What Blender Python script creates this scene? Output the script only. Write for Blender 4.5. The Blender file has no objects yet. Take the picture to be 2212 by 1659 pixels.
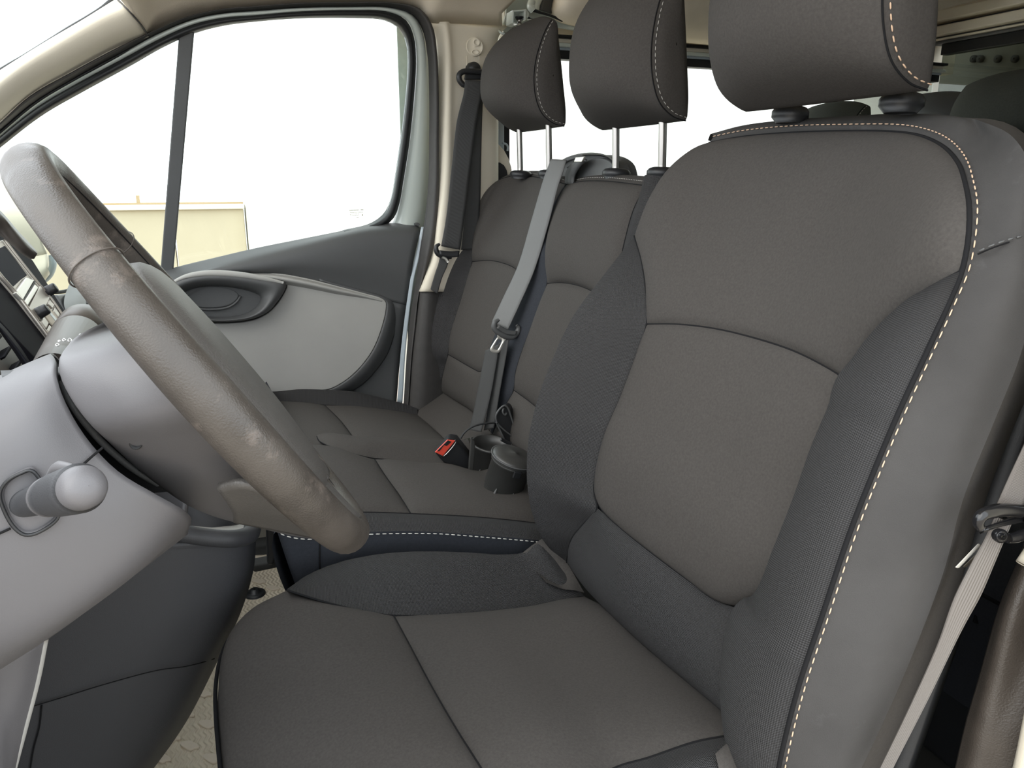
import bpy, bmesh, math, random
import numpy as np
from mathutils import Vector
random.seed(4)
S = bpy.context.scene
COL = S.collection

# ------------------------------------------------------------------ camera
# van axes: +x to the rear of the van, +y from the driver's door to the passenger door, z up, eye level z = 0
FPX, CU, CV = 1660.0, 1106.0, 829.5
PITCH, YAW = math.radians(15.0), math.radians(21.9)
FWD = np.array([math.sin(YAW)*math.cos(PITCH), math.cos(YAW)*math.cos(PITCH), -math.sin(PITCH)])
RGT = np.array([math.cos(YAW), -math.sin(YAW), 0.0])
UPV = np.cross(RGT, FWD)
cam_d = bpy.data.cameras.new('camera')
cam_d.sensor_width = 36.0
cam_d.lens = 36.0*FPX/2212.0
cam_d.clip_start = 0.02
cam = bpy.data.objects.new('camera', cam_d)
COL.objects.link(cam)
cam.rotation_euler = (math.radians(90)-PITCH, 0, -YAW)
cam.location = (0, 0, 0)
S.camera = cam
S.view_settings.view_transform = 'Standard'
S.view_settings.look = 'None'
S.view_settings.exposure = 0.13
S.view_settings.gamma = 1.0
S.view_settings.use_curve_mapping = False
S.cycles.max_bounces = 16; S.cycles.diffuse_bounces = 9; S.cycles.transparent_max_bounces = 16

# ------------------------------------------------------------------ sky: bright hazy overcast
w = bpy.data.worlds.new('sky'); S.world = w; w.use_nodes = True
bgn = w.node_tree.nodes['Background']
bgn.inputs['Color'].default_value = (0.90, 0.955, 1.0, 1)
bgn.inputs['Strength'].default_value = 3.25
sun_d = bpy.data.lights.new('sun', 'SUN'); sun_d.energy = 1.5; sun_d.angle = math.radians(55); sun_d.color = (1, .93, .82)
sun = bpy.data.objects.new('sun', sun_d); COL.objects.link(sun)
sun.rotation_euler = Vector((.72, .30, -.62)).to_track_quat('-Z', 'Y').to_euler()   # from ahead, through the windscreen

# ------------------------------------------------------------------ geometry helpers
def ray(u, v): return FWD + RGT*(u-CU)/FPX + UPV*(CV-v)/FPX
def aty(u, v, y): r = ray(u, v); return r*y/r[1]
def atx(u, v, x): r = ray(u, v); return r*x/r[0]
def atz(u, v, z): r = ray(u, v); return r*z/r[2]
def Y(pts, y=None): return np.array([aty(p[0], p[1], p[2] if len(p) > 2 else y) for p in pts])
def X(pts, x=None): return np.array([atx(p[0], p[1], p[2] if len(p) > 2 else x) for p in pts])
def Z(pts, z=None): return np.array([atz(p[0], p[1], p[2] if len(p) > 2 else z) for p in pts])
def onpl(u, v, p0, n):
    r = ray(u, v); return r*(np.dot(p0, n)/np.dot(r, n))
V3 = lambda *a: np.array(a, float)

def spline(P, n, closed=False):
    P = np.asarray(P, float)
    if len(P) == 2 and not closed:
        t = np.linspace(0, 1, n)[:, None]; return P[0]*(1-t)+P[1]*t
    if closed: Q = np.vstack([P[-1], P, P[0], P[1]]); segs = len(P)
    else: Q = np.vstack([2*P[0]-P[1], P, 2*P[-1]-P[-2]]); segs = len(P)-1
    out = []
    for i in range(segs):
        p0, p1, p2, p3 = Q[i], Q[i+1], Q[i+2], Q[i+3]
        d1 = max(np.linalg.norm(p2-p1), 1e-9)
        d0 = max(np.linalg.norm(p1-p0), 1e-9); d2 = max(np.linalg.norm(p3-p2), 1e-9)
        a0, a1, a2 = d0**.5, d1**.5, d2**.5
        m1 = (p1-p0)/a0-(p2-p0)/(a0+a1)+(p2-p1)/a1
        m2 = (p2-p1)/a1-(p3-p1)/(a1+a2)+(p3-p2)/a2
        m1 = m1*a1; m2 = m2*a1
        t = np.linspace(0, 1, 14, endpoint=False)[:, None]
        out.append((2*t**3-3*t**2+1)*p1+(t**3-2*t**2+t)*m1+(-2*t**3+3*t**2)*p2+(t**3-t**2)*m2)
    D = np.vstack(out+[P[:1] if closed else P[-1:]])
    L = np.concatenate([[0], np.cumsum(np.linalg.norm(np.diff(D, axis=0), axis=1))])
    s = np.linspace(0, L[-1], n+1)[:-1] if closed else np.linspace(0, L[-1], n)
    return np.stack([np.interp(s, L, D[:, k]) for k in range(3)], 1)

ORG = {}
def mk(name, verts, faces, m, parent=None, smooth=True, uv=None, flat_z=False):
    verts = np.asarray(verts, float)
    me = bpy.data.meshes.new(name)
    if parent is not None: o3 = ORG[parent.name]
    else:
        mn, mx = verts.min(0), verts.max(0)
        o3 = np.array([(mn[0]+mx[0])/2, (mn[1]+mx[1])/2, mn[2]])
    me.from_pydata([tuple(p) for p in verts-o3], [], faces)
    if uv is not None:
        l = me.uv_layers.new(name='uv')
        idx = np.empty(len(me.loops), dtype=np.int32); me.loops.foreach_get('vertex_index', idx)
        l.data.foreach_set('uv', np.asarray(uv, float)[idx].ravel())
    if smooth: me.polygons.foreach_set('use_smooth', [True]*len(me.polygons))
    me.materials.append(m)
    me.update()
    o = bpy.data.objects.new(name, me); COL.objects.link(o)
    if parent is not None: o.parent = parent
    else: o.location = o3
    ORG[o.name] = o3
    return o

def thing(name, label, cat, loc, group=None):
    o = bpy.data.objects.new(name, None); COL.objects.link(o); o.location = loc
    o.empty_display_size = .05
    ORG[o.name] = np.array(loc, float)
    o['label'] = label; o['category'] = cat
    if group: o['group'] = group
    return o
def tag(o, label=None, cat=None, group=None, kind=None):
    for k, v in (('label', label), ('category', cat), ('group', group), ('kind', kind)):
        if v: o[k] = v
    return o
def st(o): o['kind'] = 'structure'; return o

def gridfaces(nu, nv, cu=False, cv=False, off=0):
    f = []
    for i in range(nu if cu else nu-1):
        for j in range(nv if cv else nv-1):
            a, b = i, (i+1) % nu; c, d = j, (j+1) % nv
            f.append((off+a*nv+c, off+b*nv+c, off+b*nv+d, off+a*nv+d))
    return f

def puffed(G, amp, n, pins, direction=None, m=.55):
    nu, nv = G.shape[:2]
    du = np.gradient(G, axis=0); dv = np.gradient(G, axis=1)
    N = np.cross(du, dv); N /= np.maximum(np.linalg.norm(N, axis=2, keepdims=True), 1e-9)
    c = G.reshape(-1, 3).mean(0); nm = N.reshape(-1, 3).mean(0)
    if direction is None:
        if np.dot(nm, -c) < 0: N = -N
    else: N = np.broadcast_to(np.array(direction, float)/np.linalg.norm(direction), N.shape)
    def fall(k, lo, hi):
        s = np.linspace(0, 1, k); x = 2*s-1
        if not lo: x = np.where(x < 0, 0, x)
        if not hi: x = np.where(x > 0, 0, x)
        return (1-np.abs(x)**n)**m
    fu = fall(nu, 'a' in pins, 'b' in pins)   # ends of the curves
    fv = fall(nv, 'l' in pins, 'r' in pins)   # first / last curve
    return G + N*(amp*fu[:, None]*fv[None, :])[..., None]

def gridobj(name, G, m, parent=None, thick=0, closed_u=False, cap=False):
    nu, nv = G.shape[:2]
    lu = np.concatenate([[0], np.cumsum(np.linalg.norm(np.diff(G, axis=0), axis=2).mean(1))])
    lv = np.concatenate([[0], np.cumsum(np.linalg.norm(np.diff(G, axis=1), axis=2).mean(0))])
    uv = np.stack(np.meshgrid(lu, lv, indexing='ij'), 2).reshape(-1, 2)
    F = gridfaces(nu, nv, closed_u)
    if cap:
        F.append(tuple(i*nv for i in range(nu))); F.append(tuple(i*nv+nv-1 for i in range(nu))[::-1])
    o = mk(name, G.reshape(-1, 3), F, m, parent, True, uv)
    if thick:
        s = o.modifiers.new('solid', 'SOLIDIFY'); s.thickness = thick; s.offset = 0
    return o

def loft(name, curves, m, parent=None, nu=40, nv=20, puff=0, pn=3.0, pins='lrab', thick=0, direction=None, pm=.55, closed=False, cap=False):
    C = [spline(c, nu, closed) for c in curves]
    G = np.stack([spline(np.array([c[i] for c in C]), nv) if len(C) > 2 else spline(np.array([C[0][i], C[1][i]]), nv) for i in range(nu)])
    if puff: G = puffed(G, puff, pn, pins, direction, pm)
    return gridobj(name, G, m, parent, thick, closed, cap)

def coons(name, bot, top, left, right, m, parent=None, nu=40, nv=40, puff=0, pn=4.0, pins='lrab', thick=0, direction=None, pm=.55):
    """bot/top run left->right, left/right run bottom->top"""
    B, T = spline(bot, nu), spline(top, nu); L, R = spline(left, nv), spline(right, nv)
    s = np.linspace(0, 1, nu)[:, None, None]; t = np.linspace(0, 1, nv)[None, :, None]
    G = (1-t)*B[:, None]+t*T[:, None]+(1-s)*L[None]+s*R[None] \
        - ((1-s)*(1-t)*B[0]+s*(1-t)*B[-1]+(1-s)*t*T[0]+s*t*T[-1])
    if puff: G = puffed(G, puff, pn, pins, direction, pm)
    return gridobj(name, G, m, parent, thick)

def frames(P, closed=False, up=V3(0, 0, 1)):
    T = np.gradient(P, axis=0)
    if closed: T = np.roll(P, -1, 0)-np.roll(P, 1, 0)
    T /= np.maximum(np.linalg.norm(T, axis=1, keepdims=True), 1e-9)
    A = []; a = np.cross(T[0], up)
    if np.linalg.norm(a) < 1e-3: a = np.cross(T[0], V3(1, 0, .1))
    a /= np.linalg.norm(a)
    for t in T:
        a = a-t*np.dot(a, t); a /= max(np.linalg.norm(a), 1e-9); A.append(a)
    A = np.array(A); return T, A, np.cross(T, A)

def tube(name, pts, r, m, parent=None, n=40, k=12, closed=False, smooth_path=True, prof=None, up=V3(0, 0, 1), r2=None):
    P = spline(pts, n, closed) if smooth_path else np.asarray(pts, float)
    n = len(P)
    T, A, B = frames(P, closed, up)
    rr = np.interp(np.linspace(0, 1, n), np.linspace(0, 1, len(r)), r) if hasattr(r, '__len__') else np.full(n, r)
    q = rr*(r2 if r2 else 1.0)
    th = np.linspace(0, 2*math.pi, k, endpoint=False)
    G = P[:, None]+A[:, None]*(rr[:, None]*np.cos(th))[..., None]+B[:, None]*(q[:, None]*np.sin(th))[..., None]
    F = gridfaces(n, k, closed, True)
    if not closed: F += [tuple(range(k))[::-1], tuple((n-1)*k+i for i in range(k))]
    lu = np.linspace(0, 1, n)*np.linalg.norm(np.diff(P, axis=0), axis=1).sum()
    uv = np.stack(np.meshgrid(lu, th*rr.mean(), indexing='ij'), 2).reshape(-1, 2)
    return mk(name, G.reshape(-1, 3), F, m, parent, True, uv)

def lathe(name, p0, axis, prof, m, parent=None, k=28, squash=1.0, side=None):
    """prof: list of (distance along the axis, radius)"""
    ax = np.array(axis, float); ax /= np.linalg.norm(ax)
    a = np.cross(ax, V3(0, 0, 1) if abs(ax[2]) < .9 else V3(1, 0, 0)) if side is None else np.array(side, float)-ax*np.dot(side, ax)
    a /= np.linalg.norm(a); b = np.cross(ax, a)
    th = np.linspace(0, 2*math.pi, k, endpoint=False)
    G = np.array([[np.array(p0)+ax*d+(a*math.cos(t)+b*squash*math.sin(t))*r for t in th] for d, r in prof])
    F = gridfaces(len(prof), k, False, True)
    F += [tuple(range(k))[::-1], tuple((len(prof)-1)*k+i for i in range(k))]
    return mk(name, G.reshape(-1, 3), F, m, parent, True)

def slab(name, loop, d, m, parent=None, bevel=0, n=0, closed_spline=False, smooth=False):
    """polygon extruded by the vector d"""
    L = spline(loop, n, True) if n else np.asarray(loop, float)
    d = np.array(d, float); k = len(L)
    V = np.vstack([L, L+d])
    F = [tuple(range(k)), tuple(range(2*k-1, k-1, -1))]+[(i, (i+1) % k, k+(i+1) % k, k+i) for i in range(k)]
    o = mk(name, V, F, m, parent, smooth)
    bm = bmesh.new(); bm.from_mesh(o.data); bmesh.ops.recalc_face_normals(bm, faces=bm.faces); bm.to_mesh(o.data); bm.free()
    if bevel:
        b = o.modifiers.new('bevel', 'BEVEL'); b.width = bevel; b.segments = 3; b.limit_method = 'ANGLE'; b.angle_limit = math.radians(50)
        b.harden_normals = False
        o.data.polygons.foreach_set('use_smooth', [True]*len(o.data.polygons))
        wn = o.modifiers.new('wn', 'WEIGHTED_NORMAL')
    return o

def box(name, lo, hi, m, parent=None, bevel=0):
    x0, y0, z0 = lo; x1, y1, z1 = hi
    return slab(name, [(x0, y0, z0), (x1, y0, z0), (x1, y1, z0), (x0, y1, z0)], (0, 0, z1-z0), m, parent, bevel)

def ribbon(name, L, R, m, parent=None, n=60, thick=.0014, nv=7, curl=0):
    return loft(name, [L, R], m, parent, n, nv, thick=thick, puff=curl, pn=2, pins='lr') if curl else loft(name, [L, R], m, parent, n, nv, thick=thick)

def stitches(name, path, m, parent, ln=.0052, gap=.0030, r=.0006, off=None):
    P = spline(path, 400)
    if off is not None: P = P+np.array(off)
    Ls = np.concatenate([[0], np.cumsum(np.linalg.norm(np.diff(P, axis=0), axis=1))])
    at = lambda s: np.array([np.interp(s, Ls, P[:, k]) for k in range(3)])
    V, F = [], []; s = 0
    while s+ln < Ls[-1]:
        a, b = at(s), at(s+ln); t = (b-a)/np.linalg.norm(b-a)
        e = np.cross(t, V3(.3, -.8, .5)); e /= np.linalg.norm(e); g = np.cross(t, e)
        o = len(V)
        for q, rr in ((a, .35), (a*.8+b*.2, 1), (a*.2+b*.8, 1), (b, .35)):
            for c, d in ((1, 0), (0, 1), (-1, 0), (0, -1)): V.append(q+(e*c+g*d)*r*rr)
        F += gridfaces(4, 4, False, True, o)
        s += ln+gap
    o = mk(name, V, F, m, parent); o['kind'] = 'stuff'; return o

# ------------------------------------------------------------------ materials
def mat(name, col, rough=.6, spec=.5, metal=0, var=0, varscale=30, bump=0, bscale=600, kind=None, sheen=0, coat=0, rvar=0):
    m = bpy.data.materials.new(name); m.use_nodes = True
    N, K = m.node_tree.nodes, m.node_tree.links
    b = N['Principled BSDF']
    b.inputs['Base Color'].default_value = (*col, 1); b.inputs['Roughness'].default_value = rough
    b.inputs['Metallic'].default_value = metal; b.inputs['Specular IOR Level'].default_value = spec
    if sheen:
        b.inputs['Sheen Weight'].default_value = sheen; b.inputs['Sheen Roughness'].default_value = .5
    if coat: b.inputs['Coat Weight'].default_value = coat; b.inputs['Coat Roughness'].default_value = .08
    tc = N.new('ShaderNodeTexCoord')
    def noise(scale, detail=3, src='Object'):
        n = N.new('ShaderNodeTexNoise'); n.inputs['Scale'].default_value = scale; n.inputs['Detail'].default_value = detail
        K.new(tc.outputs[src], n.inputs['Vector']); return n
    if var:
        n = noise(varscale, 4)
        r = N.new('ShaderNodeMapRange'); K.new(n.outputs['Fac'], r.inputs[0])
        r.inputs[1].default_value = .3; r.inputs[2].default_value = .7
        r.inputs[3].default_value = 1-var; r.inputs[4].default_value = 1+var
        mx = N.new('ShaderNodeVectorMath'); mx.operation = 'SCALE'; mx.inputs[0].default_value = col
        K.new(r.outputs[0], mx.inputs['Scale']); K.new(mx.outputs[0], b.inputs['Base Color'])
        if rvar:
            r2 = N.new('ShaderNodeMapRange'); K.new(n.outputs['Fac'], r2.inputs[0])
            r2.inputs[1].default_value = .35; r2.inputs[2].default_value = .65
            r2.inputs[3].default_value = rough-rvar; r2.inputs[4].default_value = rough+rvar
            K.new(r2.outputs[0], b.inputs['Roughness'])
    if bump:
        bp = N.new('ShaderNodeBump'); bp.inputs['Strength'].default_value = bump; bp.inputs['Distance'].default_value = .001
        if kind == 'knit':
            # two crossed bands of thread, laid out in metres along the cloth
            outs = []
            for ax in ((1, 1), (1, -1)):
                d = N.new('ShaderNodeVectorMath'); d.operation = 'DOT_PRODUCT'
                K.new(tc.outputs['UV'], d.inputs[0]); d.inputs[1].default_value = (ax[0]*bscale, ax[1]*bscale, 0)
                s = N.new('ShaderNodeMath'); s.operation = 'SINE'; K.new(d.outputs['Value'], s.inputs[0]); outs.append(s)
            a = N.new('ShaderNodeMath'); a.operation = 'MULTIPLY'; K.new(outs[0].outputs[0], a.inputs[0]); K.new(outs[1].outputs[0], a.inputs[1])
            K.new(a.outputs[0], bp.inputs['Height'])
            r = N.new('ShaderNodeMapRange'); K.new(a.outputs[0], r.inputs[0]); r.inputs[1].default_value = -1; r.inputs[2].default_value = 1
            r.inputs[3].default_value = .58; r.inputs[4].default_value = 1.42
            mx = N.new('ShaderNodeVectorMath'); mx.operation = 'SCALE'; mx.inputs[0].default_value = col
            K.new(r.outputs[0], mx.inputs['Scale']); K.new(mx.outputs[0], b.inputs['Base Color'])
        elif kind == 'web':
            wv = N.new('ShaderNodeTexWave'); wv.inputs['Scale'].default_value = bscale; wv.inputs['Distortion'].default_value = .4
            wv.bands_direction = 'Y'; K.new(tc.outputs['UV'], wv.inputs['Vector']); K.new(wv.outputs['Fac'], bp.inputs['Height'])
        elif kind == 'mat':
            wv = N.new('ShaderNodeTexWave'); wv.inputs['Scale'].default_value = bscale; wv.bands_direction = 'X'
            sx = N.new('ShaderNodeSeparateXYZ'); K.new(tc.outputs['Object'], sx.inputs[0])
            s = N.new('ShaderNodeMath'); s.operation = 'MULTIPLY'; K.new(sx.outputs[1], s.inputs[0]); s.inputs[1].default_value = 260
            s2 = N.new('ShaderNodeMath'); s2.operation = 'SINE'; K.new(s.outputs[0], s2.inputs[0])
            s3 = N.new('ShaderNodeMath'); s3.operation = 'MULTIPLY'; K.new(s2.outputs[0], s3.inputs[0]); s3.inputs[1].default_value = .0022
            a = N.new('ShaderNodeMath'); K.new(sx.outputs[0], a.inputs[0]); K.new(s3.outputs[0], a.inputs[1])
            cb = N.new('ShaderNodeCombineXYZ'); K.new(a.outputs[0], cb.inputs[0]); K.new(cb.outputs[0], wv.inputs['Vector'])
            K.new(wv.outputs['Fac'], bp.inputs['Height']); bp.inputs['Distance'].default_value = .002
        else:
            n = noise(bscale, 2); K.new(n.outputs['Fac'], bp.inputs['Height'])
        K.new(bp.outputs[0], b.inputs['Normal'])
    return m

M = {}
M['cloth'] = mat('plain_cloth', (.058, .053, .049), .9, .25, var=.12, varscale=420, bump=.35, bscale=1500)
M['knit'] = mat('knit_cloth', (.049, .048, .049), .88, .25, bump=.8, bscale=1900, kind='knit')
M['side'] = mat('side_cloth', (.048, .046, .045), .85, .3, var=.18, varscale=11, bump=.3, bscale=1600)
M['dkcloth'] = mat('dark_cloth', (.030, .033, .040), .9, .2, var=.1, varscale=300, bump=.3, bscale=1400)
M['seam'] = mat('seam_thread', (.010, .010, .011), .9, .2)
M['stitch'] = mat('peach_thread', (.66, .46, .32), .6, .3)
M['stitchw'] = mat('white_thread', (.62, .60, .56), .6, .3)
M['dark'] = mat('dark_plastic', (.082, .084, .085), .50, .45, var=.05, varscale=8, bump=.25, bscale=1400)
M['darker'] = mat('black_plastic', (.018, .019, .021), .42, .5, bump=.15, bscale=1200)
M['black'] = mat('black_rubber', (.014, .015, .016), .55, .4, bump=.1, bscale=300)
M['seal'] = mat('door_seal_rubber', (.055, .052, .050), .6, .4, var=.08, varscale=60, bump=.2, bscale=500)
M['mid'] = mat('mid_grey_insert', (.37, .365, .345), .6, .35, var=.04, varscale=9, bump=.25, bscale=1300)
M['shroud'] = mat('column_plastic', (.115, .112, .118), .46, .5, var=.03, varscale=6, bump=.12, bscale=1800)
M['leather'] = mat('worn_leather', (.060, .052, .045), .42, .5, var=.22, varscale=30, bump=.3, bscale=900, rvar=.1)
def scuffs(m, col, scale, lo):
    # pale worn scuffs rubbed into the leather
    N, K = m.node_tree.nodes, m.node_tree.links; b = N['Principled BSDF']
    tc = N.new('ShaderNodeTexCoord'); n = N.new('ShaderNodeTexNoise'); n.inputs['Scale'].default_value = scale; n.inputs['Detail'].default_value = 8
    n.inputs['Roughness'].default_value = .7; K.new(tc.outputs['Object'], n.inputs['Vector'])
    r = N.new('ShaderNodeMapRange'); K.new(n.outputs['Fac'], r.inputs[0]); r.inputs[1].default_value = lo; r.inputs[2].default_value = lo+.16; r.inputs[4].default_value = .8
    mx = N.new('ShaderNodeMix'); mx.data_type = 'RGBA'; K.new(r.outputs[0], mx.inputs[0])
    src = b.inputs['Base Color'].links[0].from_socket; K.new(src, mx.inputs[6]); mx.inputs[7].default_value = (*col, 1)
    K.new(mx.outputs[2], b.inputs['Base Color'])
scuffs(M['leather'], (.17, .14, .12), 34, .56)
scuffs(M['side'], (.085, .083, .084), 16, .60)
M['leatherb'] = mat('grained_leatherette', (.085, .080, .075), .45, .5, var=.05, varscale=20, bump=.5, bscale=700)
M['cream'] = mat('cream_trim', (.74, .68, .56), .62, .35, var=.03, varscale=7, bump=.15, bscale=900)
M['liner'] = mat('headliner_cloth', (.72, .64, .52), .95, .15, var=.07, varscale=10, bump=.3, bscale=900)
M['paint'] = mat('pale_grey_green_paint', (.55, .60, .56), .28, .5, coat=.6)
M['paintb'] = mat('pale_blue_paint', (.40, .46, .50), .35, .5, coat=.4)
M['white'] = mat('white_paint', (.85, .85, .83), .5, .4)
M['chrome'] = mat('chrome', (.62, .60, .57), .22, .5, metal=1)
M['chromed'] = mat('aged_chrome', (.38, .36, .34), .3, .5, metal=1)
M['steel'] = mat('bright_steel', (.80, .78, .72), .35, .5, metal=.6)
M['web'] = mat('dark_webbing', (.060, .060, .060), .62, .4, bump=.6, bscale=260, kind='web')
M['webg'] = mat('grey_webbing', (.15, .135, .122), .6, .4, bump=.5, bscale=260, kind='web')
M['console'] = mat('console_plastic', (.040, .041, .045), .52, .45, bump=.25, bscale=1400)
M['cup'] = mat('cup_plastic', (.042, .042, .040), .4, .5)
M['rcloth'] = mat('rear_cloth', (.060, .064, .056), .9, .2, var=.1, varscale=300)
M['gloss'] = mat('glossy_black_plastic', (.010, .010, .011), .16, .5)
M['bezel'] = mat('bezel_plastic', (.014, .014, .018), .7, .1)
M['red'] = mat('red_button', (.75, .075, .045), .4, .5)
M['silver'] = mat('silver_plastic', (.50, .46, .41), .35, .5, metal=.5)
M['screen'] = mat('dark_screen', (.014, .015, .024), .6, .05)
M['lever'] = mat('stalk_plastic', (.075, .064, .055), .42, .5, bump=.1, bscale=900)
M['print'] = mat('white_print', (.8, .8, .8), .5)
M['rub'] = mat('beige_grey_rubber', (.64, .56, .43), .6, .35, var=.06, varscale=12, bump=.9, bscale=38, kind='mat')
M['rubp'] = mat('plain_rubber', (.60, .52, .41), .55, .35, var=.05, varscale=20)
M['floor'] = mat('dark_floor_covering', (.05, .05, .048), .9, .2, bump=.4, bscale=500)
M['conc'] = mat('sunlit_concrete', (.52, .46, .34), .9, .2, var=.07, varscale=1.2, bump=.3, bscale=30)
M['coping'] = mat('pale_concrete', (.8, .76, .68), .9, .2, var=.04, varscale=3, bump=.2, bscale=30)
M['rail'] = mat('tan_rail', (.40, .30, .18), .6, .3)
M['ground'] = mat('pale_paving', (.44, .38, .31), .9, .2, var=.08, varscale=2, bump=.3, bscale=20)
M['board'] = mat('grey_bulkhead', (.16, .16, .14), .5, .4, var=.15, varscale=5, bump=.2, bscale=60)
M['boardl'] = mat('pale_bulkhead_post', (.34, .35, .31), .5, .4, var=.1, varscale=9)
def glass(name, tint, refl=.06):
    m = bpy.data.materials.new(name); m.use_nodes = True
    N, K = m.node_tree.nodes, m.node_tree.links; N.remove(N['Principled BSDF'])
    t = N.new('ShaderNodeBsdfTransparent'); t.inputs[0].default_value = (*tint, 1)
    g = N.new('ShaderNodeBsdfGlossy'); g.inputs['Roughness'].default_value = .02
    lw = N.new('ShaderNodeLayerWeight'); pw = N.new('ShaderNodeMath'); pw.operation = 'POWER'; K.new(lw.outputs['Facing'], pw.inputs[0]); pw.inputs[1].default_value = 4
    ma = N.new('ShaderNodeMath'); ma.operation = 'MULTIPLY_ADD'; K.new(pw.outputs[0], ma.inputs[0]); ma.inputs[1].default_value = .6; ma.inputs[2].default_value = refl
    mx = N.new('ShaderNodeMixShader'); K.new(ma.outputs[0], mx.inputs[0]); K.new(t.outputs[0], mx.inputs[1]); K.new(g.outputs[0], mx.inputs[2])
    K.new(mx.outputs[0], N['Material Output'].inputs[0]); return m
M['glass'] = glass('window_glass', (.93, .96, .94))
M['glassd'] = glass('smoked_glass', (.42, .44, .40))
M['glassp'] = glass('privacy_glass', (.25, .26, .25))
#@@BODY
# ================================================================== OUTSIDE
g = box('ground', (-14, -14, -1.36), (14, 16, -1.32), M['ground']); st(g)
cw = thing('concrete_wall', 'low sunlit beige concrete wall outside the passenger window', 'wall', (0, 6.4, -1.32))
wl, wr = aty(60, 455, 6.4), aty(528, 455, 6.4)
x0w, x1w = -6.0, wr[0]
ztop = aty(450, 452, 6.4)[2]
edges = [x0w, -4.2, -2.4, aty(372, 455, 6.4)[0], x1w]
for a, b_ in zip(edges[:-1], edges[1:]):
    box('wall_panel', (a+.006, 6.4, -1.32), (b_-.006, 6.62, ztop), M['conc'], cw, .01)
zc = aty(450, 441.5, 6.4)[2]
box('coping', (x0w, 6.36, ztop), (x1w, 6.66, zc), M['coping'], cw, .01)
rl = thing('handrail', 'thin tan rail along the top of the low concrete wall', 'rail', (0, 6.5, zc))
zr = aty(450, 440.5, 6.5)[2]; zr2 = aty(450, 436.5, 6.5)[2]
box('rail', (x0w, 6.48, zc), (x1w, 6.52, zr2), M['rail'], rl)
pp = aty(298, 430, 6.5); box('post', (pp[0]-.012, 6.485, zc), (pp[0]+.012, 6.515, aty(298, 422, 6.5)[2]), M['rail'], rl)
wb = thing('white_building', 'blank white building glaring behind the passenger window', 'building', (4, 6.3, -1.32))
box('wall', (x1w+.01, 6.3, -1.32), (12, 9.8, 3.6), M['white'], wb)
box('plinth', (x1w+.01, 6.26, -1.32), (12, 6.3, -1.05), M['white'], wb)

# passenger mirror seen through the gap beside the dashboard
mr = thing('door_mirror', 'cream exterior mirror housing seen between the wheel rim and dashboard', 'mirror', tuple(aty(60, 560, 2.06)))
loft('housing', [Y([(-70, 420), (-20, 405), (25, 402), (60, 415)], 2.05), Y([(-75, 480), (0, 470), (60, 480), (82, 500)], 1.99), Y([(-75, 560), (0, 556), (72, 553), (102, 548)], 2.0)], M['cream'], mr, 24, 16, thick=.01)
loft('lower_housing', [Y([(-75, 562), (0, 558), (72, 555), (103, 549)], 2.0), Y([(-75, 610), (0, 606), (80, 600), (104, 580)], 1.985), Y([(-75, 640), (0, 638), (80, 622), (100, 596)], 2.04)], M['cream'], mr, 24, 12, thick=.01)
tube('mirror_rim', Y([(104, 552), (110, 565), (106, 585), (94, 600), (60, 612), (0, 620)], 2.02), .012, M['paintb'], mr, 30, 10)

# ================================================================== VAN SHELL
fl = st(box('floor', (-.9, .28, -.93), (2.3, 1.9, -.885), M['floor']))
# right side: body panels below and above the glass
zwin = aty(1212, 126, 1.8)[2]
def zat(v, u=1212, y=1.8): return aty(u, v, y)[2]
wr_ = st(box('wall_right', (.72, 1.83, -.9), (2.2, 1.88, -.12), M['cream']))
box('upper_body_panel', (.72, 1.84, zwin+.03), (2.2, 1.90, .62), M['cream'], wr_)
box('front_body_panel', (-1.0, 1.90, -.9), (.48, 1.96, -.62), M['cream'], wr_)
box('pillar_panel', (.46, 1.84, -.9), (.70, 1.90, .42), M['paint'], wr_)
# left side behind the driver's door opening
wl_ = st(box('wall_left', (.80, .22, -.9), (2.2, .26, -.05), M['cream']))
box('upper_body_panel', (.80, .22, .28), (2.2, .26, .6), M['cream'], wl_)
box('pillar_panel', (.50, .22, -.9), (.82, .295, .5), M['cream'], wl_, .01)
box('door_sill', (-.9, .20, -.95), (2.2, .30, -.84), M['dark'], wl_, .01)
st(slab('window_4', [(.82, .25, -.05), (2.1, .25, -.05), (2.1, .25, .28), (.82, .25, .28)], (0, .004, 0), M['glassp']))
# dash bulkhead keeps the light of the engine bay side out
bk = st(box('wall_front', (-.95, .2, -.9), (-.90, 1.9, -.34), M['darker']))
rearw = st(box('wall_rear', (2.10, .26, -.9), (2.16, 1.84, .09), M['board']))

# ---- ceiling
tlx = [(150, -95, 1.62), (318, 76, 1.70)]
edge = Y([(318, 77, 1.70), (336, 65, 1.70), (408, 34, 1.70), (478, 20, 1.70), (560, 12, 1.70), (640, 7, 1.70), (760, 5, 1.70), (845, 7, 1.70), (905, 19, 1.70), (928, 46, 1.70), (960, 48, 1.70), (1020, 50, 1.70), (1085, 54, 1.70)])
rear_edge = [(1085, 54, 1.70), (1098, 44, 1.69), (1080, 35, 1.68), (1078, 25, 1.67), (1095, 14, 1.65), (1118, 1, 1.63)]
e2 = edge+V3(0, -.05, .035); e3 = edge+V3(0, -.16, .075)
e2[0] = aty(302, 48, 1.640); e3[0] = aty(262, 2, 1.600)
e4 = np.array([(x, 1.30, .47) for x in np.linspace(-.14, .78, 9)]); e5 = np.array([(x, .55, .48) for x in np.linspace(-.10, .78, 9)]); e6 = np.array([(x, .22, .40) for x in np.linspace(-.06, .78, 9)])
re = Y(rear_edge)
def edgeend(c, p): c = c.copy(); c[-1] = p; return c
ce = loft('ceiling', [edge, edgeend(e2, re[2]), edgeend(e3, re[4]), e4, e5, e6], M['liner'], None, 70, 40, thick=.006); st(ce)
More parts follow.
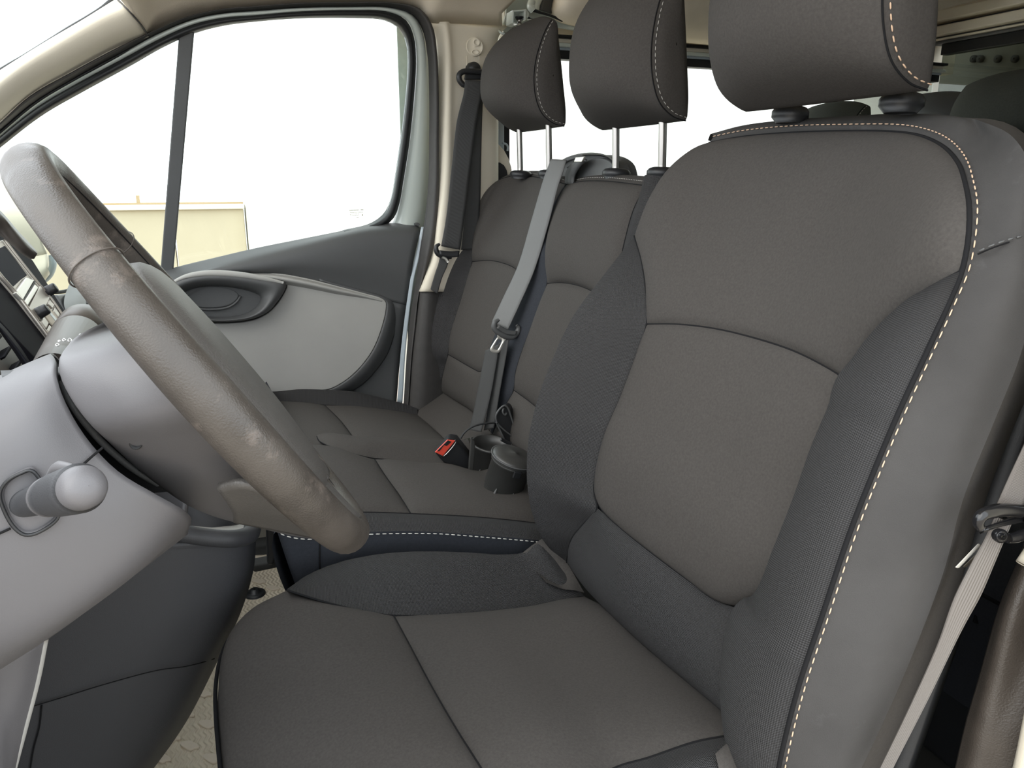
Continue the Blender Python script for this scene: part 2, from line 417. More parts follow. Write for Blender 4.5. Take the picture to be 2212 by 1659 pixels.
rc = loft('rear_headliner', [Y([(1200, -12), (1192, 12), (1191, 28), (1203, 42), (1240, 54), (1270, 62), (1340, 74), (1420, 83), (1560, 97), (1800, 118)], 1.74),
      Y([(1215, -25), (1210, 5), (1210, 20), (1222, 30), (1250, 40), (1290, 46), (1350, 55), (1430, 62), (1570, 72), (1820, 90)], 1.66),
      np.array([(x, 1.4, .50) for x in np.linspace(.83, 2.1, 10)]), np.array([(x, .8, .52) for x in np.linspace(.83, 2.1, 10)]), np.array([(x, .26, .47) for x in np.linspace(.83, 2.1, 10)])], M['liner'], ce, 80, 30, thick=.006)
# roof skin above everything
box('roof_skin', (-.12, .2, .54), (2.2, 1.9, .57), M['cream'], ce)

# ---- roof side structure at the sliding door
rs = thing('roof_side_rail', 'pale grey-green pressed steel rail above the sliding door', 'rail', (.8, 1.78, .3))
loft('pressed_panel', [Y([(1088, 70), (1130, 62), (1190, 58), (1245, 66), (1300, 72), (1410, 80), (1600, 97)], 1.76), Y([(1084, 56), (1110, 30), (1160, 22), (1215, 44), (1280, 62), (1410, 74), (1600, 90)], 1.745), Y([(1092, 40), (1100, -10), (1160, -20), (1215, -20), (1300, 20), (1420, 50), (1600, 74)], 1.72)], M['paint'], rs, 60, 16, thick=.004)
loft('sill_flange', [Y([(1075, 62), (1080, 70), (1098, 74), (1150, 50), (1190, 52)], 1.735), Y([(1080, 70), (1090, 74), (1106, 76), (1155, 66), (1195, 68)], 1.71)], M['paint'], rs, 30, 6, thick=.004)
for q in ([(1150, 2), (1146, 14), (1152, 22)], [(1165, -6), (1158, 10), (1156, 22)]):
    tube('pressed_rib', Y(q, 1.70), .009, M['paint'], rs, 14, 8)
loft('hollow_section', [Y([(1174, -8), (1168, 8), (1166, 22)], 1.715), Y([(1205, -8), (1196, 12), (1190, 30)], 1.725)], M['dark'], rs, 12, 6, thick=.004)
tube('rail_gasket', Y([(1148, 22), (1170, 28), (1190, 34), (1215, 45)], 1.70), .0028, M['black'], rs, 20, 8)
for (va, vb, mm, y0, nm) in ((81, 74, 'black', 1.775, 'dark_slot'), (92, 82, 'cream', 1.79, 'upper_rail_lip'), (100, 92, 'paint', 1.78, 'rail_step'), (108, 100, 'paintb', 1.795, 'lower_rail_lip'), (127, 108, 'black', 1.80, 'window_gasket')):
    p0, p1 = aty(1212, va, y0), aty(1212, vb, y0)
    box(nm, (.70, y0, p0[2]), (2.1, y0+.03, p1[2]), M[mm], rs, .002)

# bracket with the bolt
br = thing('roof_bracket', 'pale square bracket with black bolt under the roof rail', 'bracket', tuple(aty(1122, 48, 1.66)))
for q in ([(1108, 22), (1136, 20), (1135, 24), (1108, 26)], [(1107, 22), (1111, 22), (1110, 49), (1106, 49)], [(1133, 20), (1137, 20), (1137, 44), (1133, 44)], [(1106, 47), (1118, 50), (1118, 53), (1106, 50)]):
    slab('bracket_wall', Y(q, 1.655), (0, .035, 0), M['paint'], br, .001)
slab('bracket_back', Y([(1108, 24), (1136, 22), (1136, 46), (1108, 49)], 1.69), (0, .004, 0), M['paint'], br)
slab('bracket_wing', Y([(1137, 20), (1143, 29), (1141, 40), (1152, 41), (1137, 38)], 1.66), (0, .02, 0), M['paint'], br, .001)
p = aty(1122, 36, 1.665)
lathe('bolt_washer', p, (0, 0, -1), [(0, .002), (0, .009), (.003, .009), (.003, .007), (.006, .007), (.006, .003)], M['darker'], br)
lathe('bolt', p+V3(0, 0, -.005), (0, 0, -1), [(0, .0045), (.008, .0045), (.008, .0055), (.011, .0055), (.011, .001)], M['chromed'], br)

# ---- rear side window, right
w2 = st(slab('window_2', [(.73, 1.81, -.12), (2.09, 1.81, -.12), (2.09, 1.81, zwin), (.73, 1.81, zwin)], (0, .004, 0), M['glass']))
box('front_gasket', (.700, 1.80, -.15), (.718, 1.83, zwin), M['black'], w2, .002)
box('window_frame', (.675, 1.79, -.2), (.70, 1.83, .30), M['paintb'], w2, .002)
# sliding door arch trim
da = thing('sliding_door_trim', 'cream arched trim with a dark recess beside the rear window', 'trim', tuple(aty(1085, 380, 1.77)))
slab('arch', Y([(1066, 306), (1078, 312), (1090, 325), (1099, 342), (1105, 360), (1108, 385), (1066, 400)], 1.775), (0, .02, 0), M['cream'], da, .003)
slab('recess', Y([(1066, 350), (1080, 351), (1089, 357), (1095, 368), (1098, 385), (1066, 395)], 1.770), (0, .005, 0), M['darker'], da, .001)
tube('catch', Y([(1085, 309), (1094, 312), (1097, 318), (1096, 326)], 1.785), .0025, M['paintb'], da, 12, 8)

# ================================================================== REAR END
zr_ = lambda v: atx(2035, v, 2.1)[2]
w3 = st(slab('window_3', [(2.10, .40, .09), (2.10, 1.80, .09), (2.10, 1.80, zr_(100)), (2.10, .40, zr_(100))], (.004, 0, 0), M['glassd']))
box('glass_gasket', (2.09, .38, zr_(120)), (2.12, 1.80, zr_(97)), M['black'], w3, .002)
hd = thing('rear_header', 'cream ribbed header rail above the rear partition window', 'rail', (2.1, 1.1, zr_(97)))
for va, vb, mm, dx in ((97, 90, 'dark', 0), (90, 86, 'cream', -.01), (86, 82, 'dark', 0), (82, 62, 'cream', -.03), (62, 55, 'dark', .0), (55, 33, 'cream', -.05), (33, -10, 'liner', -.01)):
    box('header_rib', (2.08+dx, .30, zr_(va)), (2.15, 1.83, zr_(vb)), M[mm], hd, .004)
bb = thing('cargo_bulkhead', 'grey perforated cargo bulkhead behind the smoked partition glass', 'bulkhead', (2.3, 1.1, -.2))
box('sheet', (2.32, .30, -.2), (2.34, 2.35, .46), M['board'], bb)
for yy, ww in ((1.63, .035), (1.36, .06), (1.12, .05)):
    box('post', (2.27, yy-ww/2, -.2), (2.31, yy+ww/2, .46), M['boardl'], bb, .004)
for u in (2047, 2101, 2115, 2153, 2190):
    q = atx(u, 127, 2.31); lathe('vent_hole', q, (1, 0, 0), [(0, .002), (0, .011), (.012, .011), (.012, .002)], M['black'], bb, 14, 1.0)
box('cross_rail', (2.28, .35, .20), (2.31, 1.78, .225), M['boardl'], bb, .003)

# ================================================================== PASSENGER DOOR
GY = 1.80
def wy(v):            # the window frame leans inwards with height
    return 1.80-.10*min(max((480-v)/430., 0), 1.05)
def W(pts, dy=0): return np.array([aty(u, v, wy(v)+dy) for u, v in pts])
st_ = [((-340, 579), (-340, 559), (-340, 547), (-340, 528)), ((-20, 332), (-20, 312), (-20, 300), (-20, 281)), ((89, 248), (82, 232), (76, 221), (66, 206)), ((177, 197), (168, 181), (161, 170), (152, 157)), ((278, 142), (270, 126), (264, 114), (257, 101)),
      ((354, 99), (348, 84), (342, 73), (336, 64)), ((420, 70), (416, 54), (413, 44), (408, 34)), ((486, 53), (483, 39), (481, 30), (478, 19)), ((560, 44), (560, 33), (560, 24), (560, 12)),
      ((640, 38), (640, 26), (640, 18), (640, 6)), ((760, 37), (760, 22), (760, 16), (762, 4)), ((830, 42), (836, 26), (841, 17), (846, 5)), ((862, 60), (876, 45), (890, 32), (906, 18)),
      ((878, 90), (892, 78), (912, 64), (934, 55)), ((882, 130), (897, 128), (923, 118), (944, 112)), ((878, 200), (893, 205), (927, 205), (948, 205)), ((868, 290), (884, 297), (927, 300), (948, 300)),
      ((855, 380), (870, 390), (925, 395), (948, 400)), ((845, 432), (860, 444), (918, 470), (944, 480))]
W0 = [q[0] for q in st_]; W1 = [q[1] for q in st_]; W2 = [q[2] for q in st_]; S1 = [q[3] for q in st_]
door = thing('passenger_door', 'closed passenger door with grey panel and large bright window', 'door', tuple(aty(600, 900, 1.8)))
loft('window_gasket', [W(W0+[(830, 462), (800, 484), (740, 499)], .015), W([((a[0]+b[0])/2, (a[1]+b[1])/2) for a, b in zip(W0, W1)]+[(838, 470), (808, 489), (745, 502)], -.012), W(W1+[(848, 472), (818, 492), (750, 506)], .0)], M['black'], door, 120, 10, thick=.004)
loft('window_frame', [W(W1+[(850, 478), (835, 500)], .012), W([(a[0]*.7+b[0]*.3, a[1]*.7+b[1]*.3) for a, b in zip(W1, W2)]+[(872, 490), (865, 505)], -.004), W([(a[0]*.25+b[0]*.75, a[1]*.25+b[1]*.75) for a, b in zip(W1, W2)]+[(892, 495), (893, 510)], -.004), W(W2+[(914, 500), (912, 512)], .02)], M['paint'], door, 120, 14, thick=.003)
gl = W(W0+[(830, 465), (800, 490), (740, 510), (560, 550), (380, 595), (200, 640), (60, 680), (-340, 720)], .006)
gl = np.array(gl)
o = slab('window_glass', gl, (0, .004, 0), M['glass'], door, 0, 120)
slab('divider_bar', np.vstack([W([(386, 80), (420, 64)], -.002), W([(374, 590), (346, 590)], -.002)]), (0, .03, 0), M['dark'], door, .003)
# maker's marks etched on the glass: too small to read, rows of tiny dashes
marks_v, marks_f = [], []
for (u0, u1, v, h, seq) in ((755, 777, 454.5, 2.2, 7), (779, 785, 453.2, 1.8, 1), (756, 785, 459.7, 1.3, 9), (756, 776, 463.2, 1.2, 6), (756, 777, 466, 1.2, 6), (782, 784, 464.5, 4, 1), (770, 775, 469.5, 1.2, 1)):
    d = (u1-u0)/seq
    for i in range(seq):
        o_ = len(marks_v); a = u0+i*d; b_ = a+d*(.72 if seq > 1 else 1)
        dv = -(a-u0)*.05
        marks_v += [aty(*q, 1.798) for q in ((a, v-h/2+dv), (b_, v-h/2+dv), (b_, v+h/2+dv), (a, v+h/2+dv))]
        marks_f.append((o_, o_+1, o_+2, o_+3))
mk('etched_mark', marks_v, marks_f, mat('etched_mark', (.42, .40, .30), .8), door, False)['kind'] = 'stuff'

# panel skins
belt = [(-340, 800), (0, 700), (180, 642), (300, 603), (380, 579), (470, 557), (560, 536), (650, 518), (740, 500), (800, 487), (838, 483), (870, 485), (900, 488), (909, 495)]
edge_r = [(909, 495), (899, 545), (889, 590), (880, 640), (872, 705), (865, 770), (858, 840), (856, 875), (850, 960)]
crest = [(-340, 825), (0, 725), (180, 668), (300, 625), (380, 600), (470, 577), (560, 556), (650, 535), (740, 513), (800, 503), (838, 500), (870, 499), (895, 500), (906, 505)]
low = [(-340, 920), (0, 780), (180, 700), (300, 690), (450, 600), (540, 592), (600, 592), (660, 604), (730, 620), (790, 634), (830, 646), (850, 652), (868, 656), (879, 660)]
mid_ = [(-340, 870), (0, 755), (180, 690), (300, 660), (400, 600), (480, 586), (560, 580), (650, 572), (740, 570), (800, 565), (838, 562), (862, 562), (880, 562), (893, 562)]
loft('upper_door_panel', [Y(belt, 1.80), Y(crest, 1.765), Y(mid_, 1.758), Y(low, 1.775)], M['dark'], door, 80, 30, thick=.004)
lo2 = [(-340, 980), (0, 980), (180, 980), (300, 985), (450, 990), (540, 990), (600, 990), (660, 990), (730, 990), (790, 990), (820, 990), (835, 985), (845, 975), (850, 960)]
mi2 = [(-340, 950), (0, 880), (180, 800), (300, 820), (450, 830), (540, 850), (600, 850), (660, 845), (730, 830), (790, 800), (815, 790), (835, 785), (850, 780), (864, 775)]
loft('lower_door_panel', [Y(low, 1.776), Y(mi2, 1.80), Y(lo2, 1.80)], M['dark'], door, 60, 30, thick=.004)
box('door_core', (-.55, 1.815, -.80), (.40, 1.86, -.25), M['darker'], door)
# raised frame band around the pale insert
ins = [(578, 592), (600, 591), (660, 601), (730, 618), (790, 634), (822, 643), (834, 652), (834, 672), (824, 712), (808, 752), (786, 785), (760, 812), (735, 830), (712, 841), (690, 844), (650, 846), (620, 850), (560, 852), (400, 850), (300, 800), (310, 720), (350, 688), (430, 697), (480, 699), (525, 696), (556, 689), (582, 674), (602, 653), (616, 630), (621, 614), (612, 605)]
band = [(u+(18 if u > 700 else 0)+(8 if u > 780 else 0), v+(6 if v > 800 else 0)) for u, v in ins]
loft('insert_surround', [Y([(690, 598), (730, 610), (790, 624), (835, 636), (856, 650), (860, 680), (852, 720), (836, 765), (812, 800), (785, 828), (755, 846), (720, 858), (690, 862)], 1.790),
                        Y([(690, 603), (730, 615), (790, 631), (828, 643), (842, 655), (843, 680), (834, 718), (818, 758), (795, 792), (770, 818), (742, 837), (714, 849), (690, 851)], 1.768),
                        Y([(690, 606), (730, 618), (790, 634), (822, 643), (834, 652), (834, 672), (824, 712), (808, 752), (786, 785), (760, 812), (735, 830), (712, 841), (690, 844)], 1.766)], M['dark'], door, 60, 10, thick=.003)
IN = Y(ins, 1.764)
o = slab('pale_insert', IN, (0, .03, 0), M['mid'], door, .003, 150)
o['label'] = 'mid grey padded insert panel'
loft('insert_top_ledge', [Y([(540, 589, 1.775), (600, 590, 1.775), (660, 600, 1.775), (730, 617, 1.775), (790, 633, 1.775), (825, 644, 1.775)]), Y([(545, 594, 1.752), (600, 600, 1.745), (660, 611, 1.745), (730, 627, 1.750), (790, 640, 1.758), (825, 649, 1.762)]), Y([(550, 602, 1.764), (600, 612, 1.764), (660, 622, 1.764), (730, 636, 1.764), (790, 645, 1.764), (825, 652, 1.764)])], M['mid'], door, 50, 12)
# handle pull
ho = [(340, 640), (365, 612), (400, 596), (450, 588), (520, 591), (570, 599), (606, 606), (617, 612), (614, 626), (598, 652), (580, 672), (556, 685), (525, 692), (480, 695), (430, 690), (370, 680), (345, 665)]
hi = [(362, 650), (385, 632), (410, 620), (445, 614), (490, 615), (530, 621), (556, 628), (568, 635), (570, 645), (563, 660), (548, 674), (528, 683), (500, 688), (460, 689), (420, 682), (385, 672), (365, 660)]
hb = [(375, 650), (395, 637), (415, 628), (445, 622), (490, 622), (525, 628), (550, 636), (560, 641), (560, 648), (553, 660), (540, 670), (520, 678), (495, 682), (460, 682), (425, 676), (395, 668), (378, 660)]
C_ = lambda P, y: Y(P, y)
hm = [(a[0]*.5+b[0]*.5, a[1]*.5+b[1]*.5) for a, b in zip(ho, hi)]
loft('door_pull', [C_(ho, 1.764), C_(ho, 1.742), C_(hm, 1.732), C_(hi, 1.748), C_(hb, 1.80)], M['dark'], door, 70, 24, closed=True)['label'] = 'dark grey recessed door pull'
slab('pull_recess', Y(hb, 1.799), (0, .004, 0), M['dark'], door, 0, 50)
tube('pull_top_rim', Y([(372, 611), (400, 598), (450, 590.5), (520, 594), (570, 602), (612, 611)], 1.738), [.003, .006, .007, .007, .006, .003], M['mid'], door, 50, 10)
rel = [(398, 648), (402, 634), (420, 624), (450, 619), (485, 620), (508, 628), (517, 638), (510, 651), (494, 661), (465, 666), (430, 665), (405, 660)]
slab('release_lever', Y(rel, 1.776), (0, .008, 0), M['dark'], door, .004, 50)
tube('release_lever_edge', Y([(400, 661), (430, 667), (465, 668), (494, 663), (512, 651), (520, 639)], 1.777), .0025, M['dark'], door, 30, 8)
# painted rear edge
loft('painted_edge', [Y([(910, 490), (899, 545), (889, 590), (881, 640), (872, 705), (865, 770), (860, 840), (857.5, 868)], 1.762), Y([(922, 490), (908, 550), (896, 595), (889, 640), (881, 705), (875, 770), (871.5, 840), (869.5, 871)], 1.758)], M['paintb'], door, 40, 4, thick=.004)['label'] = 'pale blue painted door edge'
tube('door_lock_post', Y([(896, 486), (900, 484), (905, 487)], 1.79), .004, M['dark'], door, 10, 8)

# door opening seal
sl = thing('door_opening_seal', 'dark rubber seal around the passenger door opening', 'seal', tuple(aty(945, 480, 1.72)))
s_lo = [(936, 540), (922, 585), (906, 628), (897, 690), (890, 770), (882, 850), (880, 875)]
Sa = Y([(a[0], a[1], 1.74-.03*min(max((480-a[1])/430., 0), 1)) for a in W2]+[(906, 545, 1.74), (901, 590, 1.74), (893, 640, 1.74), (884, 705, 1.74), (878, 770, 1.74), (873, 850, 1.74), (871, 875, 1.74)])
Sb = Y([(a[0], a[1], 1.71-.03*min(max((480-a[1])/430., 0), 1)) for a in S1]+[(935, 540, 1.71), (921, 585, 1.72), (905, 632, 1.72), (898, 705, 1.72), (890, 770, 1.72), (884, 850, 1.72), (882, 875, 1.72)])
Sm = (Sa+Sb)/2+V3(0, -.02, 0)
loft('rubber_bead', [Sa, Sm, Sb], M['seal'], sl, 160, 10)
tube('inner_lip', Sa+V3(.003, -.004, 0), .0022, M['black'], sl, 160, 8)

# front pillar trim + windscreen
pl = st(loft('trim_1', [Y([(-360, 535), (-60, 318), (66, 206), (152, 157), (257, 101), (320, 77)], 1.70)+V3(0, 0, .0),
      Y([(-360, 488), (-60, 270), (50, 180), (135, 130), (240, 75), (302, 48)], 1.64), Y([(-360, 430), (-60, 220), (35, 146), (120, 92), (222, 34), (272, 14)], 1.62),
      Y([(-360, 400), (-60, 195), (0, 155), (100, 92), (180, 45), (255, -2)], 1.66)], M['cream'], None, 50, 24, thick=.004)); pl['label'] = 'cream plastic front pillar trim'
tube('trim_joint', Y([(320, 77, 1.69), (302, 50, 1.635), (275, 20, 1.615), (250, -5, 1.64)]), .0016, M['seal'], pl, 30, 8)
tube('lower_edge_bead', Y([(-360, 533), (-60, 316), (66, 204), (152, 155), (257, 99), (319, 75)], 1.695), .004, M['cream'], pl, 40, 8)
ws = st(loft('window_1', [Y([(-360, 395), (-60, 188), (0, 148), (100, 88), (180, 42), (250, 0), (330, -50)], 1.67), Y([(-360, 360), (-60, 150), (0, 112), (100, 50), (180, 4), (240, -30), (300, -90)], 1.75)+V3(-.05, 0, 0)], M['glass'], None, 20, 4, thick=.003))
tube('windscreen_gasket', Y([(-360, 403), (-60, 198), (0, 156), (60, 122), (120, 87), (180, 51), (225, 20), (250, -4)], 1.67), [.006, .005, .004, .005, .006, .009, .006], M['black'], ws, 40, 8)
loft('painted_flange', [Y([(-360, 396), (-60, 190), (0, 149), (60, 113), (120, 77), (180, 42), (240, 4)], 1.69), Y([(-360, 384), (-60, 178), (0, 133), (60, 95), (120, 60), (180, 28), (225, 0)], 1.72)], M['paintb'], ws, 30, 5, thick=.003)

# ---- B pillar on the passenger side
bp = st(loft('trim_2', [Y([(924, 48, 1.72), (940, 80, 1.72), (947, 140, 1.72), (948, 300, 1.72), (947, 400, 1.72), (940, 500, 1.72), (932, 560, 1.72), (917, 600, 1.72), (905, 630, 1.72)]),
      Y([(962, 47, 1.69), (966, 80, 1.69), (968, 140, 1.69), (966, 300, 1.69), (962, 400, 1.69), (950, 500, 1.69), (942, 560, 1.69), (925, 600, 1.69), (912, 630, 1.69)]),
      Y([(972, 47, 1.70), (978, 80, 1.70), (982, 140, 1.70), (982, 300, 1.70), (985, 400, 1.70), (990, 500, 1.70), (985, 560, 1.70), (975, 600, 1.70), (970, 630, 1.70)]),
      Y([(1090, 55, 1.73), (1070, 80, 1.73), (1070, 140, 1.73), (1070, 300, 1.73), (1070, 400, 1.73), (1070, 500, 1.73), (1070, 560, 1.73), (1070, 600, 1.73), (1070, 630, 1.73)]),
      Y([(1092, 55, 1.80), (1072, 80, 1.80), (1072, 140, 1.80), (1072, 300, 1.80), (1072, 400, 1.80), (1072, 500, 1.80), (1072, 560, 1.80), (1072, 600, 1.80), (1072, 630, 1.80)])], M['cream'], None, 60, 40, thick=.003)); bp['label'] = 'cream passenger side pillar trim'
loft('lower_pillar_trim', [Y([(905, 628), (897, 700), (889, 770), (883, 850), (880, 890)], 1.72), Y([(922, 628), (914, 700), (907, 770), (902, 850), (900, 890)], 1.695), Y([(990, 628), (1000, 700), (1010, 770), (1020, 850), (1020, 890)], 1.74)], M['seal'], bp, 30, 12, thick=.003)
lp = aty(1025, 101, 1.705)
for rr, q in ((1.0, lp),):
    n_ = V3(-.12, -1, 0)
    lathe('loop_cover', lp, n_, [(-.004, .019), (.0015, .019), (.003, .0178), (.0015, .0165), (.002, .0001)], M['cream'], bp, 30)
lathe('cover_boss', aty(1029, 92, 1.702), V3(-.12, -1, 0), [(-.002, .008), (.003, .008), (.004, .006), (.002, .005), (.002, .0001)], M['cream'], bp, 20)
lathe('cover_dimple', aty(1026, 113, 1.703), V3(-.12, -1, 0), [(-.002, .009), (.0025, .009), (.003, .007), (.001, .006), (.001, .0001)], M['cream'], bp, 20, .6)
for u in (1008.5, 1035): tube('slider_groove', Y([(u, 120), (u, 150)], 1.7), .0008, M['liner'], bp, 4, 6)
# ================================================================== SEATS
def seam(name, pts, root, r=.0016, n=80, m='seam'):
    return tube(name, pts, r, M[m], root, n, 6)

def headrest(parent, xr, zb, yc, hw, H, post_to, mcloth, tilt=.0, near_cap=True, st_m='stitchw', post_x=.645, fat=.03, posts=(-.066, .066), guide=True, dp=1.0, gs=1.0):
    """padded head restraint: D shaped side panels, crowned middle, two posts"""
    prof = [(0, 0), (-.022, .005), (-.044, .020), (-.057, .046), (-.062, .082), (-.058, .118), (-.048, .150), (-.037, .174), (-.029, .186)]
    prof = [(a*dp, b*H/.186) for a, b in prof]
    back = [(-.020, .184*H/.186), (-.014, .150*H/.186), (-.004, .08*H/.186), (.003, .02)]
    loop = prof+back
    base = spline(np.array([(xr+a+tilt*b, 0, zb+b) for a, b in loop]), 72, True)
    c = base.mean(0)
    hr = None
    rows = []
    N = 22
    for k in range(N+1):
        s = -1+2*k/N
        e = fat*(1-abs(s)**2.6)
        R = base.copy(); E_ = 1-abs(s)**2.6
        zn = (R[:, 2]-zb)/H
        ss = lambda q: np.clip(q, 0, 1)**2*(3-2*np.clip(q, 0, 1))
        ax0 = xr+tilt*(R[:, 2]-zb)-.030*np.clip(zn, 0, 1)**2
        R[:, 0] = np.where(R[:, 0] < ax0, ax0+(R[:, 0]-ax0)*(1+E_*fat/.055*np.clip(1-np.abs(2.02*(zn-.50))**4.2, .04, 1)), R[:, 0]+E_*.004)
        R[:, 0] -= np.where(R[:, 0] < ax0-.012, E_*.014*ss((zn-.4)/.4)*(1-.5*ss((zn-.9)/.12)), 0)
        R[:, 2] += E_*(.018*ss((zn-.45)/.55))
        R[:, 1] = yc+hw*s
        rows.append(R)
    G = np.stack(rows, 1)
    hr = gridobj('headrest', G, mcloth, parent, closed_u=True)
    for sgn in (-1, 1):
        R = rows[0] if sgn < 0 else rows[-1]
        ctr = R.mean(0)
        nn = 8
        Gc = np.stack([ctr+(R-ctr)*t+V3(0, sgn*.010*(1-t**3.0), 0) for t in np.linspace(1, 0.02, nn)], 1)
        gridobj('side_panel', Gc, mcloth, hr, closed_u=True)
        if sgn < 0:
            stl = R[:46] if False else None
            path = spline(np.array([(xr+a*.93+tilt*b, yc-hw-.004, zb+.004+b*.97) for a, b in prof]), 60)
            path2 = spline(np.array([(xr+a+tilt*b, yc-hw-.0005, zb+b) for a, b in prof]), 60)
            stitches('stitching', path, M[st_m], hr, r=.0007 if st_m == 'stitch' else .0005)
            seam('side_seam', path2, hr, .0009)
    for dy in posts:
        pt = V3(post_x, yc+dy, zb+.03); pb = V3(post_x+.004, yc+dy, post_to)
        tube('post', [pt, pb], .0062, M['chromed'], hr, 8, 14)
        if guide:
            lathe('post_guide', pb+V3(0, 0, -.006), (.05, 0, 1), [(0, .017*gs), (.006, .0235*gs), (.012, .0235*gs), (.016, .020*gs), (.018, .013*gs), (.018, .006)], M['darker'], parent, 26, 1.0)
    return hr

# ------------------------------------------------------------------ driver's seat
ds = thing('bucket_seat', "charcoal cloth driver's seat with peach contrast stitching, nearest the camera", 'seat', (.25, .61, -.885))
stl = [(1540, 297, .82), (1600, 285, .775), (1700, 275, .70), (1850, 271, .60), (1940, 272, .545), (2000, 282, .50), (2050, 305, .455), (2085, 345, .415), (2100, 390, .39), (2110, 450, .370), (2105, 520, .362), (2092, 585, .36)]
stl2 = [(2092, 585, .36), (2065, 650, .36), (2020, 750, .36), (1960, 880, .36), (1905, 1010, .36), (1850, 1150, .36), (1790, 1330, .36), (1740, 1480, .362), (1705, 1615, .366), (1690, 1690, .37)]
def shift(P, du, dv): return [(p[0]+du, p[1]+dv, p[2]) for p in P]
# real seam lies ~14 px inside the stitching
sm1 = [(1532, 309, .825), (1600, 297, .775), (1700, 288, .70), (1850, 284, .60), (1935, 286, .545), (1990, 295, .50), (2038, 318, .457), (2071, 355, .418), (2085, 395, .392), (2094, 450, .372), (2091, 520, .363), (2078, 585, .361)]
sm2 = [(2078, 585, .361), (2052, 650, .361), (2007, 750, .361), (1946, 880, .361), (1891, 1010, .361), (1836, 1150, .361), (1776, 1330, .361), (1726, 1480, .363), (1691, 1615, .367), (1676, 1690, .371)]
farside = [(1532, 309, .825), (1500, 322, .842), (1450, 362, .857), (1410, 420, .86), (1370, 510, .86)]
fseam = [(1397, 700, .76), (1395, 620, .79), (1385, 560, .822), (1370, 510, .86)]            # bottom -> top
nseam = [(1833, 822, .46), (1865, 780, .447), (1890, 740, .435), (1930, 690, .415), (1980, 640, .392), (2030, 610, .373), (2078, 585, .361)]
hseam = [(1397, 700, .76), (1470, 701, .70), (1550, 711, .645), (1640, 733, .585), (1720, 760, .53), (1790, 795, .485), (1833, 822, .46)]
Yd = lambda P: Y(P)
top = Yd(farside)[::-1]; top = np.vstack([top, Yd(sm1)[1:]])
coons('upper_back_panel', Yd(hseam), top, Yd(fseam), Yd(nseam), M['cloth'], ds, 80, 60, puff=.012, pn=6)
inL = [(1283, 1060, .755), (1290, 1010, .76), (1310, 930, .76), (1340, 860, .76), (1370, 780, .76), (1397, 700, .76)]
inR = [(1640, 1300, .495), (1670, 1268, .475), (1700, 1200, .463), (1750, 1080, .46), (1790, 960, .46), (1825, 870, .46), (1833, 822, .46)]
inB = [(1283, 1060, .755), (1300, 1100, .73), (1340, 1140, .695), (1400, 1188, .645), (1480, 1248, .59), (1550, 1297, .545), (1600, 1308, .52), (1640, 1300, .495)]
coons('back_insert', Yd(inB), Yd(hseam), Yd(inL), Yd(inR), M['cloth'], ds, 70, 80, puff=.010, pn=7)
# bolsters
sil = [(1370, 510, .86), (1300, 600, .86), (1240, 680, .86), (1200, 760, .86), (1165, 850, .86), (1142, 950, .86), (1139, 1040, .86), (1150, 1110, .858), (1172, 1165, .854), (1222, 1222, .85)]
fin = fseam[::-1]+[(1370, 780, .76), (1340, 860, .76), (1310, 930, .76), (1290, 1010, .76), (1283, 1060, .755), (1290, 1097, .74), (1262, 1130, .775), (1235, 1165, .805), (1224, 1215, .84)]
SIL = spline(Yd(sil), 60); FIN = spline(Yd(fin), 60)
MIDF = SIL*.55+FIN*.45+np.linspace(0, 1, 60)[:, None]**.0*V3(-.010, 0, .004)*np.sin(np.linspace(0, math.pi, 60))[:, None]
REAR = SIL+V3(.085, -.012, -.03)*np.minimum(1, np.linspace(.4, 2, 60))[:, None]
loft('far_bolster', [FIN, MIDF, SIL, REAR], M['knit'], ds, 90, 40)['label'] = 'ribbed knit side bolster'
nin = nseam[::-1]+[(1825, 870, .46), (1790, 960, .46), (1750, 1080, .46), (1700, 1200, .463), (1670, 1268, .475), (1640, 1300, .495), (1605, 1318, .510), (1584, 1400, .497), (1586, 1500, .472), (1606, 1582, .445), (1640, 1610, .425)]
NIN = spline(Yd(nin), 70); SM2 = spline(Yd(sm2), 70)
loft('near_bolster', [NIN, SM2], M['knit'], ds, 100, 40, puff=.024, pn=2.2, pins='lra')['label'] = 'ribbed knit side bolster'
junc = [(1224, 1215, .84), (1270, 1268, .78), (1330, 1325, .72), (1400, 1388, .655), (1460, 1440, .60), (1520, 1492, .545), (1570, 1540, .49), (1606, 1582, .445)]
coons('lower_back_panel', Yd(junc), Yd([(1290, 1097, .74), (1340, 1140, .695), (1400, 1188, .645), (1480, 1248, .59), (1550, 1297, .545), (1605, 1318, .510)]),
      Yd([(1224, 1215, .84), (1235, 1165, .805), (1262, 1130, .775), (1290, 1097, .74)]), Yd([(1606, 1582, .445), (1586, 1500, .472), (1584, 1400, .497), (1605, 1318, .510)]), M['knit'], ds, 60, 40, puff=.022, pn=2.4, pins='lrab')
